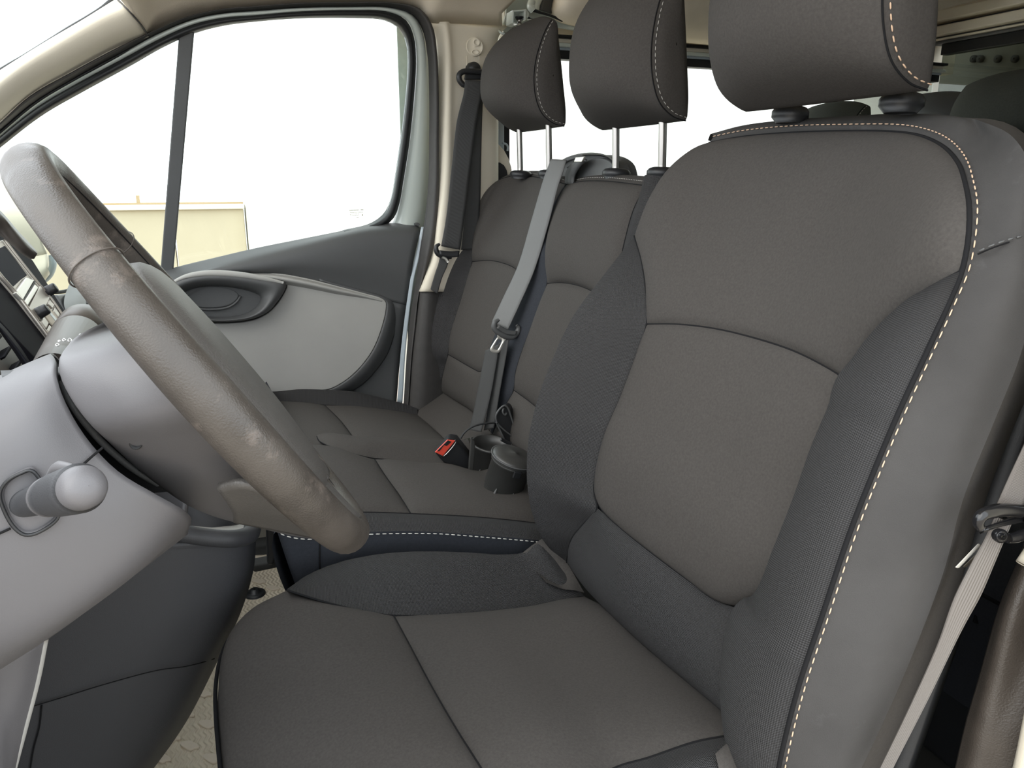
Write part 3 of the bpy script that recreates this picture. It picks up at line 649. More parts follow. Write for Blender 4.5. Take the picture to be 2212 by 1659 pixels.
# side panel and top strip (outside of the stitched seam, round to the back shell)
SMo = np.vstack([Yd(sm1), Yd(sm2)[1:]])
STo = np.vstack([Yd(stl), Yd(stl2)[1:]])
R1 = Y([(1505, 312, .845), (1600, 281, .78), (1700, 266, .70), (1850, 257, .60), (1950, 251, .55), (2060, 252, .48), (2130, 266, .42), (2190, 298, .38), (2230, 370, .352), (2250, 480, .34), (2245, 580, .335), (2228, 680, .335), (2200, 780, .335), (2150, 905, .335), (2080, 1080, .335), (2040, 1230, .335), (1985, 1380, .335), (1935, 1500, .338), (1880, 1620, .342), (1840, 1700, .345)])
TP = X([(1505, 312, .62), (1600, 281, .625), (1700, 268, .63), (1850, 258, .64), (1950, 251, .65), (2040, 252, .655)])
R1[:6] = TP; R1[0] = atx(1529, 303, .615)
R2 = Y([(1500, 330, .85), (1600, 300, .79), (1700, 290, .71), (1850, 285, .61), (1950, 280, .56), (2060, 285, .50), (2150, 300, .45), (2230, 330, .42), (2290, 400, .40), (2310, 500, .38), (2300, 600, .375), (2280, 700, .375), (2245, 800, .42), (2192, 905, .43), (2112, 1105, .43), (2062, 1275, .43), (2010, 1430, .43), (1965, 1550, .43), (1925, 1660, .43), (1890, 1740, .43)])
R2[:6] = R1[:6]+V3(.045, 0, -.03); R2[0] = R1[0]+V3(.03, 0, -.03)
FU = Yd(farside); loft('far_upper_side', [FU, FU+V3(.04, .002, -.004), FU+V3(.085, -.02, -.03)], M['cloth'], ds, 30, 10)
SS = spline(STo, 90); S0 = spline(SMo, 90); r1 = spline(R1, 90); r2 = spline(R2, 90)
md = SS*.5+r1*.5+np.vstack([np.tile(V3(0, 0, .006), (38, 1)), np.tile(V3(0, -.010, 0), (52, 1))])
loft('side_panel', [S0, SS, md, r1], M['side'], ds, 140, 30)['label'] = 'plain cloth outer side panel, lightly worn'
loft('back_edge', [r1, (r1+r2)/2+V3(.008, -.004, .006), r2], M['cloth'], ds, 120, 14)
stitches('contrast_stitching', STo, M['stitch'], ds, .0050, .0028, .00055, off=(-.0012, -.0012, .0012))
seam('edge_seam', SMo, ds, .0018, 140)
tube('airbag_seam', Y([(2112, 549, .357), (2140, 537, .350), (2180, 523, .345), (2225, 512, .342)]), .0006, M['seam'], ds, 20, 6)
stitches('airbag_stitching', Y([(2114, 543, .354), (2140, 531, .348), (2180, 517, .343), (2225, 506, .340)]), M['dark'], ds, .004, .002, .0008)
seam('bolster_seam', Yd(fin), ds, .0013); seam('bolster_seam', Yd(nin), ds, .0013)
seam('cross_seam', Yd(hseam), ds, .0012); seam('insert_bottom_seam', Yd(inB), ds, .0012)
# back shell
BS = [np.array([(x+.03, y, z) for y in np.linspace(.39, .84, 8)]) for x, z in ((.62, -.03), (.60, -.1), (.55, -.3), (.50, -.5), (.47, -.6))]
loft('back_shell', BS, M['darker'], ds, 24, 16, thick=.01)
headrest(ds, .571, .070, .612, .112, .20, .063, M['cloth'], 0, st_m='stitch', post_x=.600, fat=.032, posts=(-.057, .088), dp=1.0, gs=.82)

# cushion
cz = [(620, 1275, .81), (700, 1300, .79), (780, 1320, .775), (850, 1330, .765), (950, 1330, .77), (1050, 1324, .78), (1150, 1312, .79), (1220, 1296, .80), (1262, 1288, .80)]      # far inner seam
ccr = [(620, 1275, .84), (660, 1245, .86), (720, 1219, .87), (800, 1200, .87), (900, 1191, .87), (1000, 1193, .87), (1080, 1197, .87), (1130, 1193, .868), (1158, 1172, .865), (1180, 1190, .86)]
CZ, CR = Yd(cz), Yd(ccr)
far_low = spline(CR, 40)+V3(0, .012, -.10)
CRs, CZs = spline(CR, 40), spline(CZ, 40)
loft('far_cushion_bolster', [CZs, CZs*.45+CRs*.55+V3(0, 0, .010)*np.sin(np.linspace(0, math.pi, 40))[:, None], CRs, far_low], M['knit'], ds, 80, 30)['label'] = 'ribbed knit cushion bolster'
seam('cushion_seam', CZ, ds, .0012)
# front pad: from the front lip back to the cross seam
zc_ = -.452
cross = [(850, 1330, .765), (885, 1395, .70), (930, 1480, .622), (985, 1575, .55), (1040, 1662, .493), (1065, 1705, .465)]
CRS = Yd(cross)
lip = Z([(620, 1275, -.455), (545, 1315, -.462), (503, 1358, -.468), (482, 1405, -.475), (473, 1460, -.485), (474, 1530, -.492), (480, 1600, -.50), (488, 1680, -.51)])
front_top = Y(cz[:4])
nearF = Y([(500, 1790, .545), (700, 1830, .50), (900, 1830, .46), (1150, 1840, .41)]); lip = np.vstack([lip, nearF[:1]]); CRS = np.vstack([CRS[:-1], nearF[-1:]])
coons('front_cushion_pad', nearF, front_top, lip[::-1], CRS[::-1], M['cloth'], ds, 60, 60, puff=.020, pn=2.6, pins='rab')
seam('cushion_cross_seam', CRS, ds, .0013)
low1 = lip+V3(-.004, .006, -.05); low2 = lip+V3(.02, .012, -.14)
loft('cushion_front', [lip, low1, low2], M['cloth'], ds, 60, 16)
tube('front_piping', lip+V3(-.004, .0, -.010), .0022, M['seam'], ds, 60, 6)
# rear pad
jun2 = [(1262, 1288, .80), (1330, 1327, .72), (1400, 1390, .655), (1460, 1442, .60), (1520, 1494, .545), (1570, 1542, .49), (1606, 1584, .445)]
nearS = [(1150, 1840, .41), (1240, 1720, .44), (1330, 1659, .46), (1400, 1638, .457), (1500, 1604, .452), (1560, 1592, .448), (1606, 1584, .445)]
coons('rear_cushion_pad', Yd(nearS), Yd(cz[3:]), CRS[::-1], Yd(jun2[::-1]), M['cloth'], ds, 60, 60, puff=.014, pn=4)
# near bolster of the cushion at the bottom of the frame
nb0 = Yd(nearS+[(1640, 1600, .43)]); 
nb1 = Yd([(1100, 1800, .40), (1230, 1760, .40), (1370, 1720, .41), (1440, 1690, .41), (1530, 1650, .415), (1600, 1622, .42), (1660, 1625, .405), (1700, 1650, .385)])
loft('near_cushion_bolster', [nb0, nb1, nb1+V3(0, -.03, -.03), nb1+V3(0, -.04, -.14)], M['knit'], ds, 60, 24)['label'] = 'ribbed knit cushion bolster'
seam('cushion_seam', Yd(nearS), ds, .0013)
loft('rear_corner_gusset', [Y([(1130, 1193, .866), (1158, 1172, .863), (1180, 1162, .858), (1205, 1190, .85)]), Y([(1150, 1225, .845), (1190, 1240, .84), (1215, 1230, .835), (1226, 1218, .838)]), Y([(1180, 1258, .81), (1215, 1272, .805), (1240, 1275, .80), (1262, 1280, .80)])], M['cloth'], ds, 20, 14)
loft('near_corner_gusset', [Y([(1545, 1628, .418), (1580, 1600, .425), (1640, 1588, .42), (1700, 1612, .40)]), Y([(1560, 1690, .40), (1640, 1660, .40), (1720, 1660, .385), (1790, 1680, .37)])], M['cloth'], ds, 20, 12, puff=.006, pn=2)
NS = spline(nearF, 60); loft('near_side_skirt', [NS, NS+V3(0, -.006, -.03), NS+V3(0, -.004, -.07), NS+V3(0, .01, -.15)], M['cloth'], ds, 60, 14)
box('side_cover', (.02, .355, -.72), (.46, .395, -.565), M['darker'], ds, .012)
# seat base box below
box('seat_base', (.03, .42, -.885), (.42, .83, -.60), M['darker'], ds, .01)

# ------------------------------------------------------------------ passenger double seat
bs = thing('passenger_bench', 'charcoal double passenger seat beyond the driver seat, two raised headrests', 'seat', (.25, 1.32, -.885))
XT = .645
ftop = [(1018, 478, 1.735), (1030, 445, 1.73), (1052, 412, 1.72), (1075, 391, 1.71), (1100, 382, 1.685), (1130, 380, 1.63), (1170, 385, 1.50), (1205, 393, 1.38), (1222, 398, 1.33)]
fl_ = [(1020, 565, 1.66), (1022, 530, 1.69), (1018, 505, 1.72), (1018, 478, 1.735)]
fh = [(1020, 565, 1.66), (1060, 563, 1.57), (1100, 573, 1.47), (1125, 588, 1.40)]
fr = [(1125, 588, 1.40), (1150, 545, 1.37), (1185, 480, 1.34), (1205, 435, 1.33), (1222, 398, 1.33)]
coons('back_panel', Y(fh), Y(ftop), Y(fl_), Y(fr), M['cloth'], bs, 40, 40, puff=.014, pn=5)
fiL = [(968, 765, 1.66), (975, 720, 1.66), (1000, 640, 1.66), (1020, 565, 1.66)]
fiR = [(1045, 795, 1.41), (1068, 730, 1.41), (1100, 655, 1.41), (1125, 588, 1.40)]
fiB = [(968, 765, 1.66), (995, 781, 1.58), (1025, 798, 1.49), (1037, 803, 1.45), (1045, 795, 1.41)]
coons('back_insert', Y(fiB), Y(fh), Y(fiL), Y(fiR), M['cloth'], bs, 30, 40, puff=.012, pn=5)
fs_out = [(1018, 478, 1.735), (1000, 515, 1.74), (970, 560, 1.74), (935, 630, 1.74), (915, 700, 1.74), (917, 760, 1.74), (932, 810, 1.735), (953, 846, 1.72)]
fs_in = [(1018, 478, 1.735), (1018, 505, 1.72), (1022, 530, 1.69), (1020, 565, 1.66), (1000, 640, 1.66), (975, 720, 1.66), (968, 765, 1.66), (962, 790, 1.69), (955, 820, 1.70), (953, 846, 1.72)]
FO, FI = spline(Y(fs_out), 50), spline(Y(fs_in), 50)
bell = np.sin(np.linspace(0, math.pi, 50))[:, None]
loft('outer_bolster', [FI, FO*.5+FI*.5+V3(-.016, 0, .004)*bell, FO, FO+V3(.08, -.01, -.02)*bell**.3], M['knit'], bs, 60, 30)
# central bolster between the two places
cb_l = [(1222, 398, 1.33), (1205, 435, 1.33), (1185, 480, 1.34), (1150, 545, 1.37), (1125, 588, 1.40), (1100, 655, 1.41), (1068, 730, 1.41), (1045, 795, 1.41), (1050, 860, 1.38), (1062, 935, 1.34)]
cb_r = [(1223, 399, 1.325), (1206, 437, 1.32), (1190, 485, 1.31), (1180, 545, 1.28), (1182, 612, 1.26), (1150, 700, 1.26), (1115, 800, 1.26), (1110, 842, 1.26), (1090, 880, 1.29), (1064, 937, 1.33)]
loft('middle_bolster', [Y(cb_l), Y(cb_r)], M['dkcloth'], bs, 60, 20, puff=.012, pn=2)
mtop = [(1223, 399, 1.325), (1260, 392, 1.25), (1310, 392, 1.16), (1350, 396, 1.085), (1396, 402, 1.0)]
mh = [(1182, 612, 1.26), (1215, 611, 1.20), (1250, 617, 1.13), (1285, 632, 1.05), (1320, 655, .98)]
ml = [(1182, 612, 1.26), (1180, 545, 1.28), (1190, 485, 1.31), (1206, 437, 1.32), (1223, 399, 1.325)]
mr_ = [(1320, 655, .98), (1335, 590, .975), (1350, 520, .98), (1370, 450, .99), (1396, 402, 1.0)]
coons('back_panel', Y(mh), Y(mtop), Y(ml), Y(mr_), M['cloth'], bs, 40, 40, puff=.014, pn=5)
miL = [(1110, 842, 1.26), (1115, 800, 1.26), (1150, 700, 1.26), (1182, 612, 1.26)]
miB = [(1110, 842, 1.26), (1150, 872, 1.19), (1200, 915, 1.10), (1250, 950, 1.02), (1270, 945, .98)]
miR = [(1270, 945, .98), (1275, 880, .98), (1295, 760, .98), (1320, 655, .98)]
coons('back_insert', Y(miB), Y(mh), Y(miL), Y(miR), M['cloth'], bs, 30, 40, puff=.012, pn=5)
nb_i = [(1396, 402, 1.0), (1370, 450, .99), (1350, 520, .98), (1335, 590, .975), (1320, 655, .98), (1295, 760, .98), (1275, 880, .98), (1270, 945, .98), (1262, 1010, .97)]
nb_o = [(1440, 385, .93), (1460, 440, .90), (1450, 520, .89), (1430, 590, .885), (1400, 680, .885), (1370, 780, .885), (1345, 880, .885), (1330, 950, .885), (1310, 1030, .89)]
nb_m = spline(Y(nb_i), 40)*.5+spline(Y(nb_o), 40)*.5+V3(-.018, 0, .01)
loft('inner_bolster', [spline(Y(nb_i), 40), nb_m, spline(Y(nb_o), 40), spline(Y(nb_o), 40)+V3(.09, 0, -.02)], M['knit'], bs, 50, 30)
# lower strips of the backs
coons('lower_back', Y([(953, 846, 1.72), (985, 866, 1.62), (1018, 886, 1.52), (1045, 912, 1.42), (1062, 935, 1.34)]), Y(fiB), Y([(953, 846, 1.72), (955, 820, 1.70), (962, 790, 1.69), (968, 765, 1.66)]), Y([(1062, 935, 1.34), (1050, 860, 1.38), (1045, 795, 1.41)]), M['cloth'], bs, 30, 20, puff=.014, pn=2.4)
coons('lower_back', Y([(1064, 937, 1.33), (1110, 965, 1.22), (1180, 1015, 1.08), (1262, 1070, .96)]), Y(miB), Y([(1064, 937, 1.33), (1090, 880, 1.29), (1110, 842, 1.26)]), Y([(1262, 1070, .96), (1266, 1010, .97), (1270, 945, .98)]), M['cloth'], bs, 30, 20, puff=.014, pn=2.4)
# top edges + shell
TE = np.vstack([Y(ftop), Y(mtop)[1:]])
loft('top_edge', [TE, TE+V3(.018, 0, .010), TE+V3(.05, 0, .006), TE+V3(.065, 0, -.03)], M['cloth'], bs, 70, 16)
stitches('top_stitching', TE[4:]+V3(.006, 0, .006), M['stitchw'], bs, .0035, .0035, .0005)
seam('edge_seam', TE, bs, .0014)
for q in (fh, fiB, mh, miB, fs_in, cb_l, cb_r, nb_i): seam('seam', Y(q), bs, .0012, 50)
loft('back_shell', [np.array([(x, y, z) for y in np.linspace(.92, 1.70, 8)]) for x, z in ((.70, -.03), (.69, -.15), (.65, -.3), (.60, -.5), (.58, -.62))], M['darker'], bs, 24, 16, thick=.01)
headrest(bs, .662, .079, 1.10, .118, .205, .004, M['cloth'], 0, post_x=.655, fat=.043, posts=(-.068, .073))
headrest(bs, .673, .096, 1.515, .110, .186, .004, M['cloth'], 0, post_x=.655, fat=.052, dp=1.04, posts=(-.075, .075))

# shoulder belt housing on the bench
slab('belt_housing_plate', spline(X([(1193, 398), (1196, 374), (1214, 352), (1244, 338), (1290, 335), (1316, 344), (1330, 360), (1334, 396), (1260, 402)], .668), 50), (.04, 0, 0), M['dark'], bs, .003)
hs = loft('belt_housing', [X([(1190, 400), (1192, 372), (1212, 350), (1245, 336), (1290, 333), (1318, 343), (1333, 362), (1336, 396)], .655),
      X([(1190, 400), (1192, 370), (1212, 347), (1245, 333), (1290, 330), (1318, 340), (1333, 360), (1336, 396)], .675), X([(1205, 400), (1207, 375), (1222, 354), (1250, 340), (1292, 336), (1320, 346), (1335, 366), (1338, 396)], .72)], M['dark'], bs, 50, 14)
slab('belt_housing_face', spline(X([(1236, 396), (1240, 380), (1256, 356), (1280, 343), (1300, 342), (1318, 350), (1328, 366), (1332, 392), (1290, 390)], .657), 50), (.03, 0, 0), M['dark'], bs, .002)
loft('belt_housing_arm', [X([(1240, 398), (1242, 380), (1256, 358), (1268, 347)], .640), X([(1232, 398), (1233, 378), (1246, 356), (1262, 344)], .636), X([(1222, 398), (1224, 374), (1238, 352), (1256, 342)], .65)], M['dark'], bs, 20, 10, thick=.004)
loft('belt_housing_lip', [X([(1189, 402), (1192, 374), (1210, 352), (1238, 338), (1262, 336)], .640), X([(1194, 402), (1198, 376), (1214, 356), (1240, 343), (1262, 341)], .636)], M['dark'], bs, 24, 6, thick=.004)
slab('belt_slot', X([(1224, 362), (1240, 352), (1253, 350), (1248, 362), (1230, 366)], .648), (.004, 0, 0), M['black'], bs)
slab('belt_housing_highlight', X([(1239, 350), (1243, 340), (1262, 338), (1256, 350)], .632), (.004, 0, 0), M['steel'], bs, .001)  # small bright plate modelled in place of the highlight on the housing

# cushion of the bench
bo = [(560, 850, 1.76), (600, 848, 1.76), (650, 842, 1.76), (701, 843, 1.755), (769, 848, 1.75), (853, 869, 1.74), (902, 882, 1.72)]
bi = [(560, 866, 1.69), (600, 868, 1.69), (650, 871, 1.69), (701, 875, 1.68), (775, 879, 1.675), (870, 891, 1.67), (902, 898, 1.665)]
BO, BI = spline(Y(bo), 40), spline(Y(bi), 40)
loft('far_cushion_edge', [BI, (BI+BO)/2+V3(0, 0, .008), BO, BO+V3(0, .01, -.08)], M['knit'], bs, 40, 16)
seam('seam', Y(bi), bs, .0011, 40)
rg_t = [(684, 943, 1.35), (698, 936.5, 1.36), (725, 937, 1.36), (769, 943, 1.355), (850, 946, 1.35), (904, 949, 1.35), (965, 950, 1.345), (1010, 948, 1.34)]
rg_b = [(684, 943, 1.34), (690, 953, 1.31), (711, 964, 1.27), (742, 975, 1.25), (776, 984, 1.24), (806, 990, 1.24), (836, 993, 1.24), (904, 1002, 1.235), (961, 1005, 1.235), (1030, 1020, 1.23)]
RT, RB = spline(Y(rg_t), 50), spline(Y(rg_b), 50)
loft('centre_ridge', [RT+V3(0, .015, -.012), RT, (RT+RB)/2+V3(0, -.004, .014)*np.sin(np.linspace(.2, math.pi, 50))[:, None], RB], M['cloth'], bs, 60, 20)['label'] = 'raised bolster dividing the two cushions'
seam('seam', RB, bs, .0011, 50)
cs1 = [(701, 875, 1.68), (735, 909, 1.53), (759, 940, 1.40), (766, 950, 1.36)]
coons('front_pad', Y([(540, 972, 1.30), (640, 968, 1.29), (706, 966, 1.29), (766, 952, 1.35)]), Y([(540, 865, 1.69), (600, 868, 1.69), (650, 871, 1.69), (701, 875, 1.68)]), Y([(540, 972, 1.30), (540, 910, 1.50), (540, 865, 1.69)]), Y(cs1[::-1]), M['cloth'], bs, 30, 30, puff=.012, pn=3)
fold = [(902, 896, 1.668), (925, 916, 1.59), (945, 934, 1.50), (960, 948, 1.43), (968, 955, 1.36)]
coons('rear_pad', Y([(766, 950, 1.36), (850, 952, 1.355), (904, 953, 1.355), (968, 956, 1.355)]), Y([(701, 875, 1.68), (775, 879, 1.675), (870, 891, 1.67), (902, 896, 1.668)]), Y(cs1[::-1]), Y(fold[::-1]), M['cloth'], bs, 30, 30, puff=.010, pn=3)
seam('seam', Y(cs1), bs, .0012, 30)
loft('rear_skirt', [Y([(902, 880, 1.72), (902, 896, 1.668), (925, 916, 1.59), (945, 934, 1.50), (968, 955, 1.36)]), Y([(951, 845, 1.725), (965, 853, 1.69), (992, 869, 1.60), (1020, 886, 1.52), (1062, 937, 1.34)])], M['cloth'], bs, 40, 12, puff=.004, pn=2)
# near half
fr_e = [(600, 1035, 1.20), (590, 1070, 1.08), (590, 1105, .97), (592, 1142, .90)]
cs2 = [(809, 992, 1.238), (832, 1028, 1.15), (862, 1070, 1.06), (887, 1110, .965)]
bb1 = [(580, 1108, .962), (620, 1109, .962), (700, 1107, .962), (789, 1107, .962), (840, 1108, .963), (887, 1110, .965)]
coons('front_pad', Y(bb1), Y([(560, 965, 1.30), (640, 962, 1.29), (711, 966, 1.27), (776, 986, 1.24), (809, 992, 1.238)]), Y([(580, 1108, .962), (570, 1040, 1.13), (560, 965, 1.30)]), Y(cs2[::-1]), M['cloth'], bs, 36, 36, puff=.014, pn=3)
bb2 = [(887, 1110, .965), (938, 1112, .963), (1039, 1118, .96), (1154, 1130, .955), (1200, 1138, .95)]
coons('rear_pad', Y(bb2), Y([(809, 992, 1.238), (836, 993, 1.24), (904, 1002, 1.235), (961, 1005, 1.235), (1030, 1020, 1.23), (1070, 945, 1.32)]), Y(cs2[::-1]), Y([(1200, 1138, .95), (1180, 1060, 1.05), (1120, 985, 1.20), (1070, 945, 1.32)]), M['cloth'], bs, 40, 36, puff=.012, pn=4)
seam('seam', Y(cs2), bs, .0013, 30); seam('seam', Y(bb1+bb2[1:]), bs, .0012, 60)
sb = [(596, 1140, .905), (606, 1148, .90), (630, 1155, .90), (668, 1160, .90), (730, 1152, .90), (806, 1149, .90), (870, 1147, .90), (938, 1149, .90), (1039, 1156, .90), (1154, 1166, .90), (1200, 1172, .90)]
TBB = spline(Y([(596, 1110, .962)]+(bb1+bb2)[1:5]+bb2), 60); SBB = spline(Y(sb), 60)
loft('near_cushion_edge', [TBB, (TBB+SBB)/2+V3(0, -.012, .008), SBB], M['knit'], bs, 60, 16)
stitches('side_stitching', Y([(606, 1153, .897), (625, 1160, .897), (668, 1165, .897), (730, 1158, .897), (806, 1154, .897), (938, 1153, .897), (1039, 1160, .897), (1154, 1170, .897), (1200, 1176, .897)]), M['stitchw'], bs, .0055, .003, .0007)
SB2 = SBB+V3(.0, .0, 0)
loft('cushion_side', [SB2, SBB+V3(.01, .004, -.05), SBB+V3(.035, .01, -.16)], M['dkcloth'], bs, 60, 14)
seam('seam', Y([(691, 1162, .899), (691, 1200, .90), (691, 1260, .905)]), bs, .001, 10)
box('seat_base', (.14, .98, -.885), (.50, 1.68, -.60), M['darker'], bs, .01)
fe = np.array([Y([(592, 1140, .905)])[0], V3(.085, 1.1, -.43), V3(.09, 1.3, -.43), V3(.09, 1.5, -.43), V3(.09, 1.74, -.45)])
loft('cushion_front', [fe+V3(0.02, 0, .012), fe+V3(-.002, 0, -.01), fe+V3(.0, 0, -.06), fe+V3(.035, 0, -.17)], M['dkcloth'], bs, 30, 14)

# ------------------------------------------------------------------ middle belt
mb = thing('middle_seat_belt', 'grey belt hanging down the middle of the passenger bench with chrome tongue', 'seat belt', tuple(aty(1050, 920, 1.33)))
bl = [(1212, 350, 1.335), (1201, 378, 1.335), (1193, 402, 1.335), (1170, 480, 1.335), (1140, 580, 1.335), (1110, 645, 1.335), (1085, 698, 1.335)]
brr = [(1245, 352, 1.295), (1237, 380, 1.29), (1229, 402, 1.29), (1206, 490, 1.29), (1176, 588, 1.29), (1145, 660, 1.29), (1119, 716, 1.29)]
pull = V3(-.02, 0, .005)
ribbon('shoulder_webbing', Y(bl)+pull, Y(brr)+pull, mat('belt_webbing_light', (.13, .13, .128), .5, .5, bump=.5, bscale=260, kind='web'), mb, 80)
ribbon('lap_webbing', Y([(1062, 760, 1.335), (1053, 805, 1.335), (1044, 850, 1.335), (1034, 900, 1.335), (1026, 930, 1.335)])+pull*.6, Y([(1092, 745, 1.30), (1083, 800, 1.30), (1074, 850, 1.30), (1062, 900, 1.30), (1052, 935, 1.30)])+pull*.6, M['web'], mb, 50)
ribbon('lap_webbing', Y([(1082, 742, 1.315), (1074, 800, 1.315), (1065, 850, 1.315), (1050, 930, 1.315)])+pull*.2, Y([(1103, 735, 1.275), (1094, 790, 1.275), (1085, 840, 1.28), (1071, 925, 1.285)])+pull*.2, M['web'], mb, 50)
def ring_plate(name, c, a, b, outer, inner, th, m, parent):
    """flat plate with a hole; outer/inner = list of (s, t) along the unit vectors a, b"""
    n_ = np.cross(a, b); k = 48
    O = spline([c+a*s+b*t for s, t in outer], k, True); I = spline([c+a*s+b*t for s, t in inner], k, True)
    V = np.vstack([O, I, O+n_*th, I+n_*th]); F = []
    for i in range(k):
        j = (i+1) % k
        F += [(i, j, k+j, k+i), (2*k+i, 3*k+i, 3*k+j, 2*k+j), (i, 2*k+i, 2*k+j, j), (k+i, k+j, 3*k+j, 3*k+i)]
    return mk(name, V, F, m, parent, False)

# tongue + slider of the middle belt
yt = 1.295
tb = tube('tongue_body', Y([(1078, 690), (1069, 697), (1068, 708), (1078, 719), (1095, 727), (1108, 727), (1117, 719), (1120, 708), (1116, 703)], yt-.01), [.003, .005, .0055, .006, .0065, .006, .0055, .005, .003], M['dark'], mb, 50, 12)
loft('tongue_bar', [Y([(1076, 702), (1096, 713), (1116, 716)], yt-.012), Y([(1072, 709), (1092, 722), (1113, 724)], yt-.014)], M['dark'], mb, 14, 5, thick=.008)
tgo = [(1073, 718), (1096, 728), (1089, 737), (1081, 757), (1076, 762), (1063, 761), (1059, 755), (1068, 738), (1075, 727)]
tgi = [(1078, 732), (1083, 734), (1084, 738), (1077, 753), (1074, 756), (1067, 754), (1066, 751), (1072, 738), (1075, 733)]
O = spline(Y(tgo, yt-.012), 48, True); I = spline(Y(tgi, yt-.012), 48, True)
loft('tongue_plate', [O, I], M['steel'], mb, 60, 3, closed=True, thick=.0025)['label'] = 'bright steel belt tongue'

# buckle
bk_ = thing('belt_buckle', 'black seat belt buckle with red release button between the passenger cushions', 'buckle', tuple(aty(985, 1005, 1.30)))
slab('body', Y([(938, 978), (967, 948), (985, 951), (1012, 985), (1020, 1008), (1000, 1018), (978, 1010), (958, 1000)], 1.235), (.012, .03, 0), M['darker'], bk_, .004)
slab('release_button', Y([(938.5, 976), (966, 949), (983, 951), (956, 984)], 1.2345), (0, -.003, 0), M['red'], bk_, .0012)['label'] = 'red release button'
slab('button_slot', Y([(944, 974), (967, 951), (975, 954), (965, 963), (959, 961), (949, 974)], 1.2315), (0, -.001, 0), M['black'], bk_)
tube('button_rim', Y([(983, 951), (985, 954), (957, 986), (953, 984)], 1.2325), .0014, M['chromed'], bk_, 16, 6)

# two black lidded cups standing on the bench
def cup(root, base, topc, r0, r1, open_top, lid=True):
    ax = topc-base; H = np.linalg.norm(ax); ax = ax/H
    prof = [(0, r0*.6), (0, r0*.93), (H*.03, r0), (H*.30, r0*1.01), (H*.32, r0*1.06), (H*.92, r1), (H*.93, r1*1.05), (H, r1*1.05)]
    if open_top: prof += [(H, r1*.95), (H*.7, r1*.93), (H*.25, r1*.9), (H*.25, .001)]
    else: prof += [(H, r1*.9), (H, .002)]
    lathe('cup_body', base, ax, prof, M['cup'], root, 40)
    sd = np.cross(ax, V3(0, 1, 0)); sd /= np.linalg.norm(sd); fr = np.cross(ax, sd)
    if np.dot(fr, -base) < 0: fr = -fr
    for an in (-1.05, -.15, .75):
        d = fr*math.cos(an)+sd*math.sin(an)
        tube('foot_rib', [base+d*(r0+.003)-ax*.005, base+d*(r0+.006)+ax*H*.10, base+d*(r0+.005)+ax*H*.26, base+d*(r0+.001)+ax*H*.42], [.0040, .0044, .0032, .0010], M['cup'], root, 16, 8)
    return ax, H, sd, fr
c1 = thing('lidded_cup', 'open black lidded cup with its strap hanging loose, farther of the two', 'cup', tuple(aty(1033, 1036, 1.22)), 'black cups at the back of the bench')
b1, t1 = aty(1050, 1026, 1.225), aty(1061, 957, 1.215)
ax, H, sd, fr = cup(c1, b1, t1, .0330, .0335, True)
slab('side_flange', Y([(1017, 946), (1026, 952), (1027, 965), (1022, 1032), (1012, 1027), (1016, 965)], 1.19), (0, .006, 0), M['cup'], c1, .002)
lido = [(1095, 958), (1083, 935), (1073, 912), (1072, 896), (1080, 883), (1090, 876), (1097, 881), (1102, 895), (1109, 915), (1113, 935), (1111, 952), (1105, 961)]
ld = slab('open_lid', spline(Y(lido, 1.225), 60, True), (.012, .014, 0), M['darker'], c1, .0015)
tube('lid_rim', Y(lido, 1.222), .0018, M['dark'], c1, 70, 8, closed=True)
tube('lid_brace', Y([(1073, 913), (1090, 930), (1110, 945)], 1.220), .0016, M['dark'], c1, 12, 6)
tube('lid_clip', Y([(1088, 882), (1086, 890), (1092, 897), (1094, 891)], 1.218), .0018, M['dark'], c1, 12, 6)
tube('lid_hinge', Y([(1083, 949), (1094, 955), (1104, 960)], 1.195), .0032, M['darker'], c1, 10, 8)
tube('strap', Y([(995, 947), (1002, 936), (1012, 927), (1028, 919), (1048, 915), (1070, 913)], 1.215), .0018, M['black'], c1, 40, 8)
c2 = thing('lidded_cup', 'closed black lidded cup leaning against the driver seat, nearer of the two', 'cup', tuple(aty(1080, 1080, 1.06)), 'black cups at the back of the bench')
b2, t2 = aty(1079, 1073, 1.065), aty(1108, 993, 1.050)
ax, H, sd, fr = cup(c2, b2, t2, .0300, .0325, False)
lathe('lid', t2-ax*.002, ax, [(0, .0345), (.002, .0355), (.007, .0355), (.011, .032), (.014, .020), (.015, .0002)], M['cup'], c2, 44)
tube('lid_rim', [t2+ax*.0045+(sd*math.cos(a)+fr*math.sin(a))*.0362 for a in np.linspace(0, 2*math.pi, 30, endpoint=False)], .0012, M['dark'], c2, 70, 8, closed=True)
p = t2-ax*.006+fr*.035+sd*.004; slab('lid_catch', [p-sd*.006-ax*.005, p+sd*.006-ax*.005, p+sd*.006+ax*.006, p-sd*.006+ax*.006], fr*.004, M['darker'], c2, .001)

